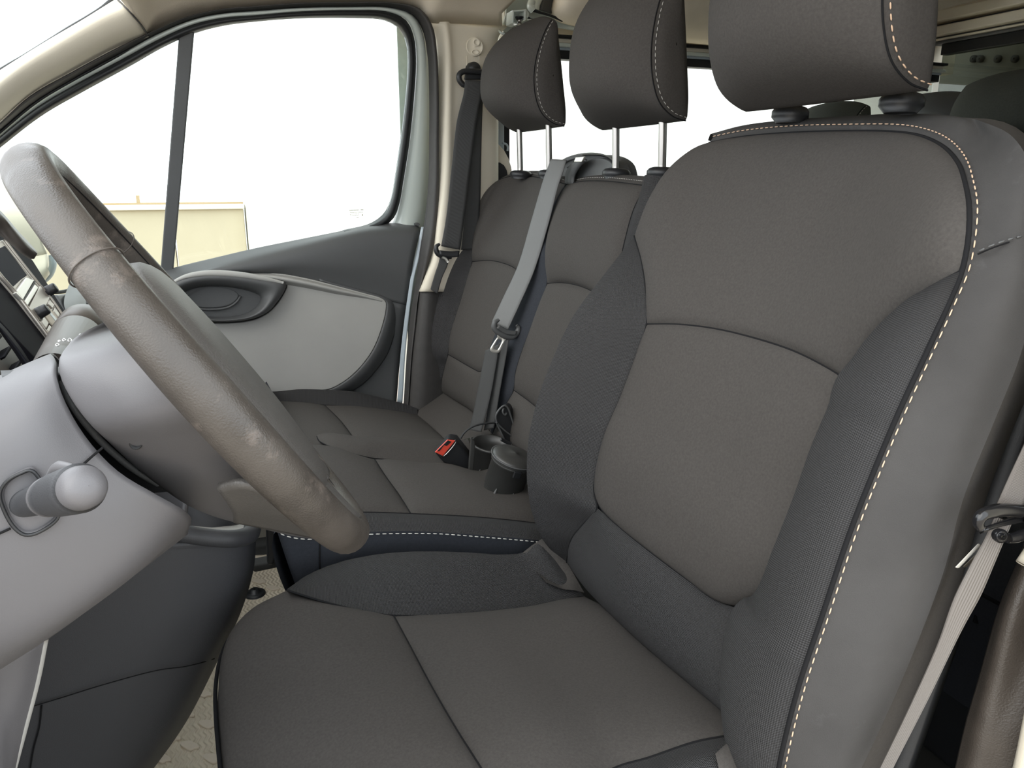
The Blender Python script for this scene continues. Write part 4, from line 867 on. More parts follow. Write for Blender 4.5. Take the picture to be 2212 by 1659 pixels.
# ------------------------------------------------------------------ front passenger's belt on the pillar
fb = thing('passenger_seat_belt', 'black seat belt hanging from the cream pillar behind the far seat', 'seat belt', tuple(aty(960, 560, 1.66)))
lathe('anchor_bolt', aty(1024, 150, 1.685), V3(-.1, -1, -.1), [(-.02, .015), (0, .0155), (.006, .0135), (.009, .009), (.011, .001)], M['darker'], fb, 26)
tube('guide_loop', Y([(1040, 172), (1048, 160), (1038, 156), (1018, 154), (1000, 155), (992, 162), (993, 174), (1002, 184), (1012, 186)], 1.665), [.004, .006, .006, .006, .006, .006, .006, .006, .004], M['darker'], fb, 50, 10)
slab('guide_plate', Y([(1006, 156), (1012, 148), (1036, 148), (1047, 160), (1047, 172), (1004, 172)], 1.668), (0, .006, 0), M['darker'], fb, .002)
ribbon('webbing', Y([(1005, 172), (1002, 200), (987, 262), (977, 350), (964, 470), (953, 532)], 1.655), Y([(1045, 174), (1042, 200), (1031, 256), (1018, 350), (1003, 470), (994, 540)], 1.66), M['web'], fb, 60)
ribbon('rear_webbing', Y([(1010, 176), (1014, 260), (1012, 350), (1004, 460), (996, 540)], 1.672), Y([(1045, 176), (1041, 260), (1039, 350), (1037, 440), (1030, 540)], 1.685), M['web'], fb, 60)
tube('tongue_body', Y([(950, 527), (943, 532), (943, 543), (950, 551), (962, 554), (975, 555)], 1.645), [.003, .005, .006, .006, .006, .005], M['darker'], fb, 30, 10)
loft('tongue_bar', [Y([(948, 541), (975, 543), (992, 541)], 1.64), Y([(950, 552), (972, 556), (990, 555)], 1.638)], M['darker'], fb, 12, 4, thick=.008)
tube('tongue_plate', Y([(955, 555), (963, 559), (968, 566)], 1.64), .003, M['steel'], fb, 10, 8)
ribbon('lower_webbing', Y([(950, 556), (947, 570), (940, 590), (930, 625)], 1.66), Y([(970, 560), (966, 575), (955, 600), (945, 635)], 1.66), M['web'], fb, 20)

# ------------------------------------------------------------------ driver's belt + near pillar
db = thing('driver_seat_belt', 'pale grey-brown seat belt running down beside the driver seat', 'seat belt', tuple(aty(1900, 1800, .33)))
ribbon('webbing', np.vstack([[V3(.60, .312, .38)], Y([(2300, 790), (2250, 880), (2212, 962), (2180, 1030), (2150, 1097)], .325)]), np.vstack([[V3(.645, .306, .38)], Y([(2330, 860), (2290, 950), (2250, 1020), (2215, 1080), (2192, 1130)], .318)]), M['webg'], db, 60)
ribbon('lower_webbing', Y([(2150, 1115), (2125, 1168), (2092, 1230), (2061, 1293), (2024, 1394), (1969, 1517), (1899, 1662), (1860, 1740)], .322), Y([(2185, 1130), (2164, 1178), (2144, 1225), (2118, 1285), (2079, 1357), (2006, 1508), (1928, 1662), (1885, 1750)], .316), M['webg'], db, 80)
tube('guide_ring', Y([(2118, 1140), (2113, 1128), (2120, 1114), (2140, 1106), (2165, 1102), (2195, 1103), (2225, 1108), (2240, 1125), (2225, 1145), (2200, 1158), (2175, 1164)], .312), [.003, .004, .0045, .0045, .0045, .0045, .0045, .0045, .004, .004, .003], M['gloss'], db, 60, 12)
loft('guide_bar', [Y([(2120, 1142), (2150, 1130), (2200, 1112)], .318), Y([(2124, 1150), (2154, 1140), (2205, 1128)], .316)], M['gloss'], db, 12, 4, thick=.006)
lathe('stop_button', aty(2160, 1157, .310), V3(-.6, -1, .3), [(-.002, .0045), (.001, .0048), (.003, .003), (.004, .001)], M['gloss'], db, 18, 1.0)
slab('tongue_plate', Y([(2112, 1174), (2117, 1178), (2068, 1228), (2062, 1226)], .325), (.003, .001, -.001), M['steel'], db, .0006)
slab('tongue_plate', Y([(2110, 1195), (2114, 1199), (2084, 1227), (2079, 1224)], .330), (.003, .001, -.001), M['chromed'], db, .0006)
nbp = st(loft('trim_3', [Y([(2260, 1060), (2205, 1205), (2162, 1311), (2116, 1472), (2090, 1560), (2066, 1662), (2050, 1740)], .345), Y([(2275, 1080), (2222, 1220), (2185, 1320), (2145, 1480), (2122, 1565), (2100, 1662), (2086, 1740)], .328), Y([(2310, 1100), (2270, 1240), (2245, 1340), (2190, 1500), (2160, 1585), (2140, 1672), (2126, 1740)], .318), Y([(2350, 1130), (2330, 1260), (2315, 1360), (2270, 1500), (2240, 1600), (2215, 1680), (2200, 1740)], .300)],
     mat('brown_grey_trim', (.060, .050, .042), .42, .5, var=.12, varscale=40, bump=.4, bscale=700), None, 50, 24, thick=.003)); nbp['label'] = 'worn brown-grey pillar trim'
loft('painted_sill', [Y([(2300, 1420), (2250, 1520), (2212, 1585), (2190, 1662), (2175, 1740)], .296), Y([(2330, 1440), (2280, 1540), (2240, 1600), (2222, 1670), (2205, 1740)], .285)], M['cream'], nbp, 20, 8, thick=.003)
tube('cream_end', Y([(2206, 1218), (2225, 1190), (2250, 1150)], .33), .004, M['cream'], nbp, 8, 8)

# ------------------------------------------------------------------ second row
sr = thing('rear_bench', 'dark second row bench seat behind the front seats', 'seat', (1.45, 1.0, -.885))
loft('rear_backrest', [np.array([(x, y, z) for y in np.linspace(.40, 1.72, 10)]) for x, z in ((1.36, -.50), (1.37, -.40), (1.43, -.2), (1.50, -.02), (1.54, .05), (1.58, .07), (1.64, .05), (1.66, -.1), (1.66, -.6))], M['dkcloth'], sr, 30, 50, cap=False)
loft('rear_cushion', [np.array([(x, y, z) for y in np.linspace(.40, 1.72, 10)]) for x, z in ((.98, -.75), (.93, -.60), (.92, -.53), (.95, -.475), (1.02, -.46), (1.2, -.47), (1.38, -.49))], M['dkcloth'], sr, 30, 40)
for yy in (.62, .84, 1.28): tube('cushion_groove', [(.925, yy, -.58), (.94, yy, -.49), (1.0, yy, -.462), (1.2, yy, -.468), (1.37, yy, -.488)], .004, M['seam'], sr, 20, 6)
tube('cushion_piping', [(.922, y, -.535) for y in (.4, .8, 1.2, 1.72)], .004, M['seam'], sr, 20, 6)
box('rear_seat_base', (1.0, .45, -.885), (1.5, 1.68, -.62), M['darker'], sr, .01)
for yc_, zz in ((1.60, .105), (1.46, .105)):
    pass
headrest(sr, 1.60, .068, 1.14, .13, .125, .05, M['rcloth'], 0, post_x=1.60, fat=.03, posts=(-.06, .06), dp=1.2)
headrest(sr, 1.60, .068, 1.655, .11, .105, .05, M['rcloth'], 0, post_x=1.60, fat=.03, posts=(-.06, .06), dp=1.2)
headrest(sr, 1.95, .100, 1.66, .12, .11, .05, M['dark'], 0, post_x=1.95, fat=.03, posts=(-.06, .06), dp=1.2, guide=False)

# ------------------------------------------------------------------ floor mat
FZ = -.875
fm = thing('floor_mat', 'beige-grey ribbed rubber floor mat in the front footwell', 'mat', (0, 1.1, -.885))
mo = [(-.85, .35, FZ), (-.85, 1.78, FZ), (.10, 1.78, FZ), (.16, 1.5, FZ), (.16, .40, FZ)]
slab('mat_sheet', mo, (0, 0, -.006), M['rub'], fm)
tube('mat_edge', [(-.80, 1.76, FZ), (0, 1.77, FZ), (.10, 1.76, FZ), (.155, 1.5, FZ), (.155, .45, FZ)], .006, M['rubp'], fm, 40, 6)
for i, (u, v) in enumerate([(440, 1500), (402, 1545), (450, 1567), (372, 1595), (411, 1613), (461, 1641), (350, 1640), (395, 1672), (425, 1690), (560, 1258), (590, 1272), (330, 1690)]):
    c = atz(u, v, FZ); a_ = 2.2
    d1 = V3(math.cos(a_), math.sin(a_), 0); d2 = V3(-d1[1], d1[0], 0)
    L_, Wd = .015, .008
    lp_ = [c+d1*(L_*math.copysign(abs(math.cos(t))**.5, math.cos(t)))+d2*(Wd*math.copysign(abs(math.sin(t))**.6, math.sin(t))) for t in np.linspace(0, 2*math.pi, 20, endpoint=False)]
    lp_ = [p+d1*(.004 if np.dot(p-c, d2) > 0 else -.002) for p in lp_]
    slab('raised_lug', lp_, (0, 0, .0035), M['rubp'], fm, .001)
c = atz(551, 1284, FZ)
lathe('mat_fastener', c, (0, 0, 1), [(0, .022), (.004, .022), (.006, .018), (.006, .010), (.013, .009), (.013, .002)], M['darker'], fm, 26)
bx_ = atz(575, 1215, FZ)

# ------------------------------------------------------------------ steering wheel
CW = V3(-.0039, .5821, -.1276); WA, WY = .5869, -.0554      # hub centre, rake and slight steer of the wheel
EB = V3(-math.sin(WA), 0, math.cos(WA)); EY = V3(math.sin(WY)*math.cos(WA), math.cos(WY), math.sin(WY)*math.sin(WA))
EB = EB-EY*np.dot(EB, EY); EB /= np.linalg.norm(EB); EN = np.cross(EY, EB)
def wl3(a, b, n_=0): return CW+EY*a+EB*b+EN*n_
sw = thing('steering_wheel', 'worn grey leather steering wheel on the left, seen almost edge on', 'steering wheel', tuple(CW))
R_ = .1626
TH = np.linspace(0, 2*math.pi, 160, endpoint=False)
G = []
for t in TH:
    rr = .0130+.0006*math.cos(4*t)
    for_ = []
    for q in np.linspace(0, 2*math.pi, 20, endpoint=False):
        rad = R_+rr*.95*math.cos(q); nn = rr*1.12*math.sin(q)
        for_.append(wl3(rad*math.sin(t), rad*math.cos(t), nn))
    G.append(for_)
G = np.array(G)
uvs = np.stack(np.meshgrid(TH*R_, np.linspace(0, .1, 20), indexing='ij'), 2).reshape(-1, 2)
mk('rim', G.reshape(-1, 3), gridfaces(160, 20, True, True), M['leather'], sw, True, uvs)
# seams of the leather
for q0 in (2.5,):
    tube('rim_seam', [wl3((R_+.0130*.95*math.cos(q0))*math.sin(t), (R_+.0130*.95*math.cos(q0))*math.cos(t), .0130*1.12*math.sin(q0)) for t in np.linspace(0, 2*math.pi, 60, endpoint=False)], .0005, M['seam'], sw, 160, 6, closed=True)
for t0 in (-.95, .95):
    tube('rim_joint', [wl3((R_+.0132*.95*math.cos(q))*math.sin(t0), (R_+.0132*.95*math.cos(q))*math.cos(t0), .0132*1.13*math.sin(q)) for q in np.linspace(0, 2*math.pi, 24, endpoint=False)], .0005, M['lever'], sw, 48, 6, closed=True)
# airbag pad
def ell(a0, b0, ra, rb, n_, k=40, sq=2.6): return np.array([wl3(a0+ra*math.copysign(abs(math.sin(t))**(2/sq), math.sin(t)), b0+rb*math.copysign(abs(math.cos(t))**(2/sq), math.cos(t)), n_) for t in np.linspace(0, 2*math.pi, k, endpoint=False)])
pad = [ell(0, -.030, .060, .050, -.034), ell(0, -.022, .092, .080, -.018), ell(0, -.020, .107, .099, -.004), ell(0, -.020, .108, .102, .006), ell(0, -.020, .098, .092, .015), ell(0, -.020, .06, .055, .020), ell(0, -.020, .001, .001, .021)]
loft('airbag_pad', pad, M['leatherb'], sw, 80, 30, closed=True)['label'] = 'grained soft centre pad'
# spokes: two sideways, two downwards
def spoke(ang, r0, r1, w0, w1, n0, n1, m, nm='spoke', th=.016):
    d = np.array([math.sin(ang), math.cos(ang)]); e = np.array([d[1], -d[0]])
    cs = []
    for s in np.linspace(-1, 1, 5):
        row = []
        for f in np.linspace(0, 1, 6):
            r = r0+(r1-r0)*f; w_ = w0+(w1-w0)*f+.006*(2*f-1)**2
            p = d*r+e*w_*s
            row.append(wl3(p[0], p[1], n0+(n1-n0)*f-.004*s*s))
        cs.append(np.array(row))
    o = loft(nm, cs, m, sw, 20, 12); sd_ = o.modifiers.new('solid', 'SOLIDIFY'); sd_.thickness = th; sd_.offset = -1 if True else 1
    return o
for a_ in (-math.pi/2-.25, math.pi/2+.25): spoke(a_, .09, .156, .026, .018, -.010, -.004, M['dark'])
for a_ in (math.pi-.42, math.pi+.42): spoke(a_, .06, .158, .020, .013, -.008, -.002, M['leatherb'], 'lower_spoke')
tube('chrome_inlay', [wl3(.028+.016*math.cos(t), -.142+.024*math.sin(t), .009) for t in np.linspace(-1.8, 1.3, 12)], .0013, M['chrome'], sw, 30, 8)
tube('chrome_inlay', [wl3(-.028-.016*math.cos(t), -.142+.024*math.sin(t), .009) for t in np.linspace(-1.8, 1.3, 12)], .0013, M['chrome'], sw, 30, 8)
# rear cover of the hub, on the column side
bk1 = Y([(262, 705, .62), (236, 712, .575), (190, 732, .53), (150, 756, .505), (131, 778, .492), (132, 812, .482), (155, 862, .472), (190, 910, .468), (240, 960, .490), (300, 1015, .515), (352, 1056, .54), (410, 1094, .575), (460, 1114, .61), (505, 1124, .65), (560, 1135, .70)])
fr1 = Y([(420, 730, .60), (400, 710, .54), (380, 700, .50), (360, 705, .47), (350, 725, .455), (370, 775, .44), (395, 825, .435), (440, 875, .435), (490, 930, .455), (545, 990, .49), (600, 1040, .52), (650, 1095, .55), (680, 1130, .59), (700, 1155, .63), (720, 1170, .67)])
m1 = bk1*.62+fr1*.38+V3(0, -.008, 0); m2 = bk1*.25+fr1*.75+V3(0, -.004, 0)
loft('hub_cover', [bk1+V3(.0, .03, .002), bk1, m1, m2, fr1], M['shroud'], sw, 90, 36)['label'] = 'smooth plastic back cover of the hub'
tube('cover_joint', Y([(283, 775, .458), (262, 812, .458), (237, 845, .459), (225, 880, .460), (222, 900, .462), (232, 918, .463)]), .0006, M['seam'], sw, 30, 6)
lathe('screw_hole', aty(293, 959, .474), V3(-.2, -1, .0), [(-.004, .0035), (0, .0036), (.0006, .003), (-.003, .0026), (-.003, .0005)], M['black'], sw, 18)
loft('lower_cover', [Y([(505, 1124, .55), (560, 1135, .56), (620, 1146, .56), (690, 1160, .55)]), Y([(500, 1095, .50), (560, 1090, .49), (620, 1100, .48), (700, 1140, .50)]), Y([(470, 1050, .47), (520, 1040, .46), (580, 1060, .46), (650, 1110, .47)])], M['leatherb'], sw, 20, 14, thick=.004)

# ------------------------------------------------------------------ column shroud with stalks
cs_ = thing('steering_column', 'smooth grey steering column shroud at the left edge', 'steering column', tuple(aty(0, 1450, .6)))
R0 = [(404, 1098, .60), (113, 770, .575)]
rows = [[(118, 768, .62), (60, 792, .62), (-40, 838, .62), (-160, 890, .62)],
        [(112, 769, .56), (60, 791, .55), (-40, 836, .55), (-160, 890, .54)],
        [(122, 783, .515), (62, 812, .505), (-40, 860, .50), (-160, 910, .50)],
        [(123, 812, .487), (70, 860, .478), (-40, 910, .475), (-160, 950, .475)],
        [(136, 862, .478), (75, 910, .468), (-40, 960, .465), (-160, 1000, .465)],
        [(180, 940, .474), (100, 1000, .462), (-40, 1050, .460), (-160, 1090, .460)],
        [(250, 1015, .472), (140, 1090, .460), (-30, 1160, .458), (-160, 1200, .458)],
        [(330, 1064, .474), (200, 1170, .462), (0, 1280, .460), (-160, 1330, .460)],
        [(385, 1094, .482), (265, 1222, .470), (60, 1362, .468), (-150, 1430, .468)],
        [(407, 1112, .50), (300, 1224, .49), (120, 1358, .49), (40, 1408, .49), (-150, 1500, .49)],
        [(405, 1138, .56), (300, 1222, .56), (120, 1356, .56), (20, 1425, .56), (-150, 1510, .56)],
        [(400, 1135, .66), (300, 1212, .66), (120, 1345, .66), (20, 1410, .66), (-150, 1500, .66)]]
SR = [Y(r) for r in rows]
SR = [np.vstack([c, c[-1:]+V3(-.09, 0, .02)]) for c in SR]
SR += [SR[-1]+V3(0, .06, .03), SR[0]+V3(0, .09, -.09), SR[0]+V3(0, .06, -.045), SR[0]+V3(0, .02, -.010), SR[0]]
loft('shroud', SR, M['shroud'], cs_, 60, 110, thick=.003)
tube('shroud_joint', Y([(222, 967, .470), (200, 985, .467), (180, 1003, .464), (150, 1030, .460)]), .0007, M['seam'], cs_, 16, 6)
tube('shroud_joint', Y([(22, 1142, .4555), (0, 1152, .4555), (-60, 1180, .4555)]), .0007, M['seam'], cs_, 12, 6)
# dark neck visible in the slot
nk0 = Y([(118, 795, .54), (127, 812, .52), (150, 870, .510), (200, 945, .525), (280, 1015, .545), (340, 1052, .56), (366, 1062, .58)])
nk1 = Y([(135, 790, .54), (145, 812, .52), (175, 860, .510), (225, 925, .525), (300, 1000, .545), (360, 1045, .565), (385, 1060, .59)])
loft('inner_neck', [nk0+V3(-.03, .005, 0), nk0, nk1, nk1+V3(.02, 0, 0)], M['darker'], cs_, 50, 14)
tube('neck_rib', Y([(131, 825, .50), (160, 880, .492), (215, 950, .500), (290, 1015, .520), (340, 1045, .535)]), .0022, M['dark'], cs_, 40, 8)
# left stalk towards the camera
esc = [(1, 1068), (6, 1050), (22, 1033), (45, 1021), (68, 1014), (85, 1030), (108, 1075), (128, 1110), (120, 1124), (95, 1142), (72, 1152), (52, 1152), (30, 1135), (10, 1100)]
E0 = spline(Y(esc, .4555), 60, True); ec = E0.mean(0)
loft('stalk_socket', [ec+(E0-ec)*1.05+V3(0, .002, 0), E0+V3(0, -.0015, 0), ec+(E0-ec)*.93, ec+(E0-ec)*.72+V3(0, .012, 0), ec+(E0-ec)*.3+V3(0, .016, 0)], M['shroud'], cs_, 70, 20, closed=True)
tube('socket_rim', E0+V3(0, -.0015, 0), .0010, M['darker'], cs_, 70, 6, closed=True)
lv = thing('light_stalk', 'short dark grey stalk with rounded knob pointing at the camera', 'stalk', tuple(aty(60, 1100, .45)))
q0, q1, q2 = aty(52, 1088, .462), aty(118, 1066, .405), aty(190, 1050, .355)
ax_ = (q2-q0)/np.linalg.norm(q2-q0); L_ = np.linalg.norm(q2-q0)
lathe('stem', q0, ax_, [(0, .0075), (L_*.35, .0082), (L_*.45, .0086)], M['console'], lv, 26)
lathe('collar', q0+ax_*L_*.43, ax_, [(0, .0088), (.001, .0098), (.005, .0102), (.006, .0095)], M['shroud'], lv, 30)
lathe('knob', q0+ax_*L_*.48, ax_, [(0, .0098), (L_*.12, .0108), (L_*.34, .0112), (L_*.42, .0112), (L_*.43, .0100)], M['console'], lv, 36)
lathe('knob_cap', q0+ax_*L_*.48, ax_, [(L_*.38, .0098), (L_*.43, .0100), (L_*.475, .0096), (L_*.505, .0080), (L_*.522, .0055), (L_*.530, .0025), (L_*.5302, .0001)], M['shroud'], lv, 36)
tube('knob_ridge', [q0+ax_*L_*.50+V3(0, 0, .0095), q0+ax_*L_*.66+V3(0, 0, .0125), q0+ax_*L_*.86+V3(0, 0, .010)], [.002, .0034, .002], M['shroud'], lv, 16, 8)
# right stalk, wiper
wv_ = thing('wiper_stalk', 'dark brown-grey wiper stalk with white droplet symbols behind the column', 'stalk', tuple(aty(120, 780, .70)))
a0, a1 = aty(128, 792, .70), aty(183, 706, .90)
ax_ = (a1-a0)/np.linalg.norm(a1-a0); L_ = np.linalg.norm(a1-a0)
lathe('stalk_body', a0-ax_*.03, ax_, [(0, .017), (.03, .0185), (L_*.62+.03, .0235), (L_*.62+.031, .0225), (L_*.64+.031, .0225), (L_*.64+.032, .0238), (L_+.025, .0248), (L_+.032, .0225), (L_+.033, .001)], M['lever'], wv_, 40)
def on_stalk(u, v):
    # nearest point of the stalk's cylinder along the line of sight
    r = ray(u, v); r = r/np.linalg.norm(r); o = -a0; best = None
    d = r-ax_*np.dot(r, ax_); e = o-ax_*np.dot(o, ax_); rad = .0242
    A_, B_, C0 = np.dot(d, d), 2*np.dot(d, e), np.dot(e, e)-rad*rad
    D_ = B_*B_-4*A_*C0; t = (-B_-math.sqrt(max(D_, 0)))/(2*A_); return r*t
for (u, v, s) in ((165, 737, 6.5), (151, 735, 4.3), (138.5, 734.5, 3.4), (128, 737, 2.2), (124, 745, 3.8)):
    dl = [(u+s*math.sin(t)*.95+(s*.35 if False else 0), v-s*.62*math.cos(t)-(0 if abs(t) > .5 else 0)) for t in np.linspace(0, 2*math.pi, 14, endpoint=False)]
    dl[0] = (u-s*.2, v-s*.95)
    tube('droplet_mark', [on_stalk(*q) for q in dl], .00045, M['print'], wv_, 36, 5, closed=True)
lathe('mark_dot', on_stalk(173.5, 723), -ray(173, 723), [(-.001, .0011), (.0004, .0011), (.0004, .0001)], M['print'], wv_, 12)
# ================================================================== DASHBOARD
dt = aty(118, 745, .95)-aty(0, 595, .95); dt /= np.linalg.norm(dt)
DN = np.cross(dt, V3(0, 1, 0)); DN /= np.linalg.norm(DN)
D0 = aty(60, 670, .95)
if DN[0] < 0: DN = -DN
def DP(pts, lift=0): return np.array([onpl(u*.217, 460+v*.217, D0+DN*lift, DN) for u, v in pts])
dh = thing('dashboard', 'dark dashboard seen in the gap between steering wheel rim and column', 'dashboard', (-.5, 1.0, -.885))
dp_ = [(-1.0, -.885), (-.40, -.885), (-.34, -.75), (-.36, -.50), (-.34, -.36), (-.30, -.28), (-.33, -.245), (-.60, -.20), (-1.0, -.22)]
slab('dash_body', [(x, .30, z) for x, z in dp_], (0, 1.43, 0), M['dark'], dh, .02)
slab('gauge_housing', [(x, .34, z) for x, z in ((-1.0, -.885), (-.26, -.885), (-.235, -.62), (-.225, -.30), (-.23, -.10), (-.27, -.055), (-.40, -.05), (-.60, -.14), (-1.0, -.2))], (0, .50, 0), M['dark'], dh, .02)
slab('stack_block', DP([(-300, -60), (-80, 60), (30, 180), (180, 310), (330, 470), (500, 740), (620, 930), (700, 1065), (560, 1350), (380, 1480), (-300, 760)], -.032), (-.16, 0, -.02), M['bezel'], dh, .004)
loft('dash_top', [DP([(555, 785), (650, 795), (760, 768)], -.10)+V3(0, .2, 0), DP([(640, 930), (760, 900), (855, 895)], -.06), DP([(700, 1062), (800, 1120), (880, 1180)], -.05)], M['dark'], dh, 24, 24)
slab('dash_end', DP([(560, 800), (700, 790), (765, 770), (860, 900), (975, 1095), (1090, 1165), (1000, 1300), (720, 1150), (690, 1050)], -.075), DN*-.03, M['dark'], dh, .006)
tube('dash_gap', DP([(865, 905), (920, 1000), (975, 1095), (1040, 1100)], -.070), .002, M['black'], dh, 20, 6)
tube('windscreen_edge', DP([(520, 790), (620, 785), (745, 757)], -.11), .004, M['black'], dh, 20, 6)
hood = loft('gauge_hood', [DP([(-250, -190), (0, 20), (150, 195), (260, 310), (345, 405)], .05), DP([(-250, -120), (0, 80), (130, 225), (240, 345), (338, 425)], .06), DP([(-250, -20), (0, 180), (130, 290), (230, 380), (322, 442)], .05)], M['lever'], dh, 40, 12, thick=.006)
tube('hood_painted_highlight', DP([(-250, -150), (0, 60), (150, 210), (260, 330), (340, 412)], .058), .0014, M['silver'], dh, 30, 6)  # silver strip stands in for the highlight along the glossy hood

rd = thing('radio', 'car radio with dark screen, silver keys and two black knobs', 'radio', tuple(DP([(100, 1000)])[0]))
slab('bezel', DP([(-300, -60), (-80, 60), (30, 180), (180, 310), (330, 470), (500, 740), (620, 930), (712, 1075), (560, 1360), (380, 1490), (-300, 760)], 0), DN*-.03, M['bezel'], rd, .004)
slab('fascia', DP([(-200, 130), (0, 275), (40, 265), (200, 480), (390, 720), (520, 890), (655, 1095), (560, 1320), (500, 1280), (150, 830), (-200, 420)], .002), DN*-.004, M['silver'], rd, .001)
slab('screen', DP([(-180, 250), (0, 350), (50, 325), (160, 465), (272, 620), (215, 660), (135, 735), (0, 598), (-180, 420)], .0035), DN*-.003, M['screen'], rd, .001)
for q in ([(155, 790), (262, 640), (345, 668), (232, 868)], [(243, 885), (350, 712), (388, 745), (282, 922)]):
    slab('key_bar', DP(q, .006), DN*-.004, M['steel'], rd, .0012)
slab('key_gap', DP([(228, 872), (346, 672), (356, 690), (242, 888)], .0045), DN*-.002, M['black'], rd)
slab('control_panel', DP([(290, 940), (400, 722), (500, 842), (440, 975), (395, 1070)], .005), DN*-.003, M['silver'], rd, .001)
for (u, v) in ((465, 785), (372, 1005)):
    c = DP([(u, v)], .004)[0]
    lathe('knob', c, DN, [(0, .0066), (.006, .0062), (.011, .0058), (.012, .0046), (.012, .0001)], M['darker'], rd, 28)
for q in ([(492, 865), (548, 915), (528, 950), (482, 905)], [(545, 940), (600, 1010), (585, 1040), (535, 975)], [(602, 1015), (650, 1075), (635, 1100), (590, 1045)],
          [(440, 1030), (490, 1100), (465, 1150), (412, 1080)], [(495, 1110), (548, 1180), (520, 1230), (470, 1160)], [(530, 1235), (575, 1190), (585, 1225), (550, 1290)]):
    slab('key', DP(q, .006), DN*-.003, M['silver'], rd, .001)
slab('info_display', DP([(478, 925), (530, 985), (600, 1075), (560, 1150), (500, 1085), (445, 1015)], .0055), DN*-.002, M['cream'], rd, .0006)
slab('display_bar', DP([(468, 965), (485, 962), (590, 1080), (580, 1105)], .0062), DN*-.001, M['paintb'], rd)
tube('fascia_trim', DP([(-200, 330), (0, 620), (150, 790), (300, 990), (420, 1150), (540, 1310)], .004), .0022, M['silver'], rd, 40, 8)
tube('fascia_trim', DP([(40, 262), (200, 470), (390, 710), (500, 840), (660, 1070)], .004), .0016, M['silver'], rd, 40, 8)

vt = thing('air_vent', 'dark dashboard air vent with angled vanes below the radio', 'vent', tuple(DP([(100, 1450)])[0]))
loft('vent_frame', [DP([(-300, 900), (0, 1090), (200, 1330), (310, 1500)], .012), DP([(-300, 960), (0, 1150), (170, 1360), (285, 1520)], .018), DP([(-300, 1010), (0, 1190), (150, 1400), (255, 1560)], .008)], M['bezel'], vt, 30, 10)
slab('vent_back', DP([(-300, 1000), (0, 1190), (150, 1400), (255, 1560), (120, 1600), (-300, 1300)], -.004), DN*-.01, M['lever'], vt)
for q in ([(35, 1430), (95, 1320), (120, 1350), (60, 1440)], [(140, 1560), (200, 1460), (222, 1490), (160, 1580)], [(-60, 1290), (0, 1190), (30, 1230), (-40, 1310)]):
    slab('vane', DP(q, .004), DN*-.012, M['bezel'], vt, .001)
slab('vent_side_trim', DP([(-300, 1150), (0, 1450), (125, 1590), (60, 1680), (-300, 1500)], .010), DN*-.01, M['lever'], vt, .001)

# ---- centre console with the gear lever surround
cc = thing('centre_console', 'dark grey console under the column with the gear lever gaiter', 'console', (-.1, .95, -.885))
rows = [[(553, 1166, 1.02), (548, 1225, 1.02), (522, 1318, 1.02), (470, 1428, 1.02), (402, 1560, 1.02), (332, 1660, 1.02), (270, 1740, 1.02)],
        [(550, 1172, .93), (545, 1230, .93), (517, 1320, .93), (462, 1425, .93), (394, 1560, .93), (324, 1660, .93), (262, 1740, .93)],
        [(528, 1178, .875), (520, 1240, .875), (485, 1335, .875), (430, 1435, .875), (360, 1560, .875), (290, 1660, .875), (230, 1740, .875)],
        [(440, 1184, .86), (430, 1250, .86), (400, 1350, .86), (340, 1450, .86), (280, 1560, .86), (215, 1660, .86), (170, 1740, .86)],
        [(330, 1190, .855), (310, 1270, .855), (270, 1370, .855), (220, 1482, .855), (160, 1580, .855), (120, 1660, .855), (80, 1740, .855)],
        [(60, 1210, .85), (60, 1300, .85), (60, 1400, .85), (50, 1530, .85), (40, 1600, .85), (20, 1660, .85), (0, 1740, .85)],
        [(-200, 1220, .85), (-200, 1300, .85), (-200, 1420, .85), (-200, 1560, .85), (-200, 1620, .85), (-200, 1670, .85), (-200, 1740, .85)]]
loft('console_side', [Y(r) for r in rows], M['console'], cc, 60, 50)
top_o = Y([(330, 1176, .855), (440, 1170, .86), (528, 1166, .875), (549, 1160, .93), (552, 1156, 1.02)])
loft('console_lip', [Y([(330, 1190, .855), (440, 1184, .86), (528, 1178, .875), (550, 1172, .93), (553, 1166, 1.02)]), top_o, Y([(330, 1150, .89), (440, 1152, .89), (520, 1150, .90), (540, 1140, .95), (545, 1130, 1.02)])], M['console'], cc, 40, 12)
tube('console_joint', Y([(60, 1529, .847), (130, 1508, .848), (220, 1480, .849), (340, 1448, .853), (400, 1440, .862), (430, 1433, .870), (463, 1423, .921)]), .0006, M['seam'], cc, 50, 6)
tube('console_joint', Y([(90, 1524, .848), (85, 1570, .848), (72, 1620, .848), (64, 1670, .848)]), .0009, M['seam'], cc, 20, 6)
tube('gaiter_ring', Y([(330, 1146, .865), (390, 1152, .86), (440, 1160, .86), (500, 1164, .862), (533, 1158, .88), (545, 1142, .93), (543, 1124, .98), (525, 1114, 1.01), (495, 1110, 1.03), (440, 1106, 1.03)]), [.010, .010, .010, .0105, .0105, .011, .011, .011, .010], M['console'], cc, 70, 14)
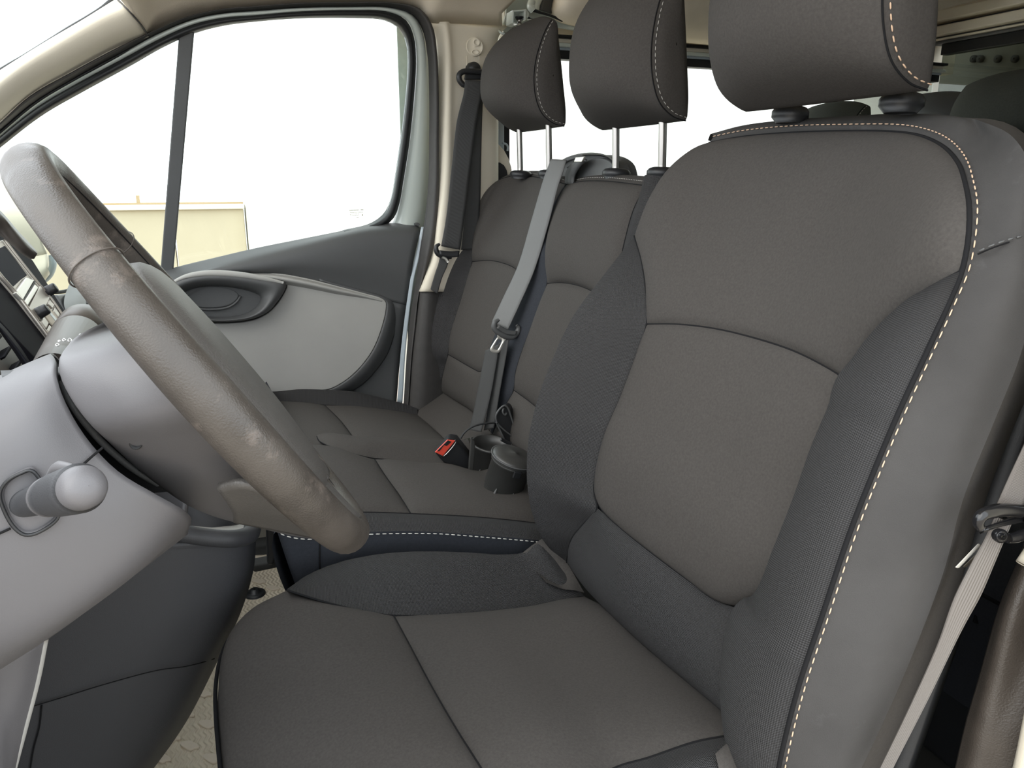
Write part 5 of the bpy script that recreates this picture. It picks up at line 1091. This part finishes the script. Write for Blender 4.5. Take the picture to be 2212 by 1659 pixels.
loft('gaiter_tray', [Y([(330, 1150, .87), (440, 1158, .87), (520, 1155, .885), (536, 1140, .93), (530, 1120, 1.0)]), Y([(340, 1120, .95), (430, 1120, .95), (480, 1125, .95), (500, 1122, .97), (510, 1112, 1.0)])], M['mid'], cc, 30, 8)
lathe('gear_gaiter', Y([(440, 1165, .95)])[0], V3(-.25, 0, 1), [(0, .047), (.018, .043), (.028, .044), (.036, .036), (.055, .030), (.062, .031), (.08, .022), (.10, .016)], M['console'], cc, 36)
box('console_core', (-.33, .90, -.885), (-.16, 1.10, -.46), M['darker'], cc, .01)
kp = thing('knee_panel', 'light grey lower dashboard panel at the bottom left corner', 'panel', tuple(aty(20, 1700, .58)))
loft('panel_face', [Y([(-200, 1440, .56), (-60, 1415, .56), (10, 1405, .565), (60, 1398, .57), (96, 1378, .58)]), Y([(-200, 1540, .56), (-60, 1520, .56), (0, 1500, .57), (40, 1490, .575), (78, 1470, .585)]), Y([(-200, 1640, .565), (-60, 1620, .565), (-10, 1600, .57), (20, 1590, .58), (52, 1570, .59)]), Y([(-200, 1780, .57), (-60, 1760, .57), (-20, 1750, .575), (5, 1740, .585), (18, 1700, .60)])], M['shroud'], kp, 40, 30, thick=.004)
tube('panel_edge', Y([(96, 1378, .58), (78, 1470, .585), (52, 1570, .59), (28, 1660, .597), (18, 1700, .60)])+V3(0, 0, 0), .003, M['mid'], kp, 30, 8)
tube('panel_joint', Y([(-40, 1450, .5595), (0, 1432, .5635), (20, 1420, .566), (32, 1408, .567)]), .0010, M['seam'], kp, 16, 6)
# ---- dark tunnel trim behind the bench edge
tt = thing('tunnel_trim', 'narrow black trim upright between the console and the passenger bench', 'trim', tuple(aty(590, 1260, 1.30)))
slab('trim_upright', Y([(575, 1130), (600, 1130), (604, 1190), (590, 1222), (578, 1222)], 1.26), (0, .02, 0), M['darker'], tt, .004)
slab('trim_foot', Y([(545, 1222), (600, 1212), (606, 1226), (548, 1238)], 1.28), (0, .03, 0), M['floor'], tt, .004)
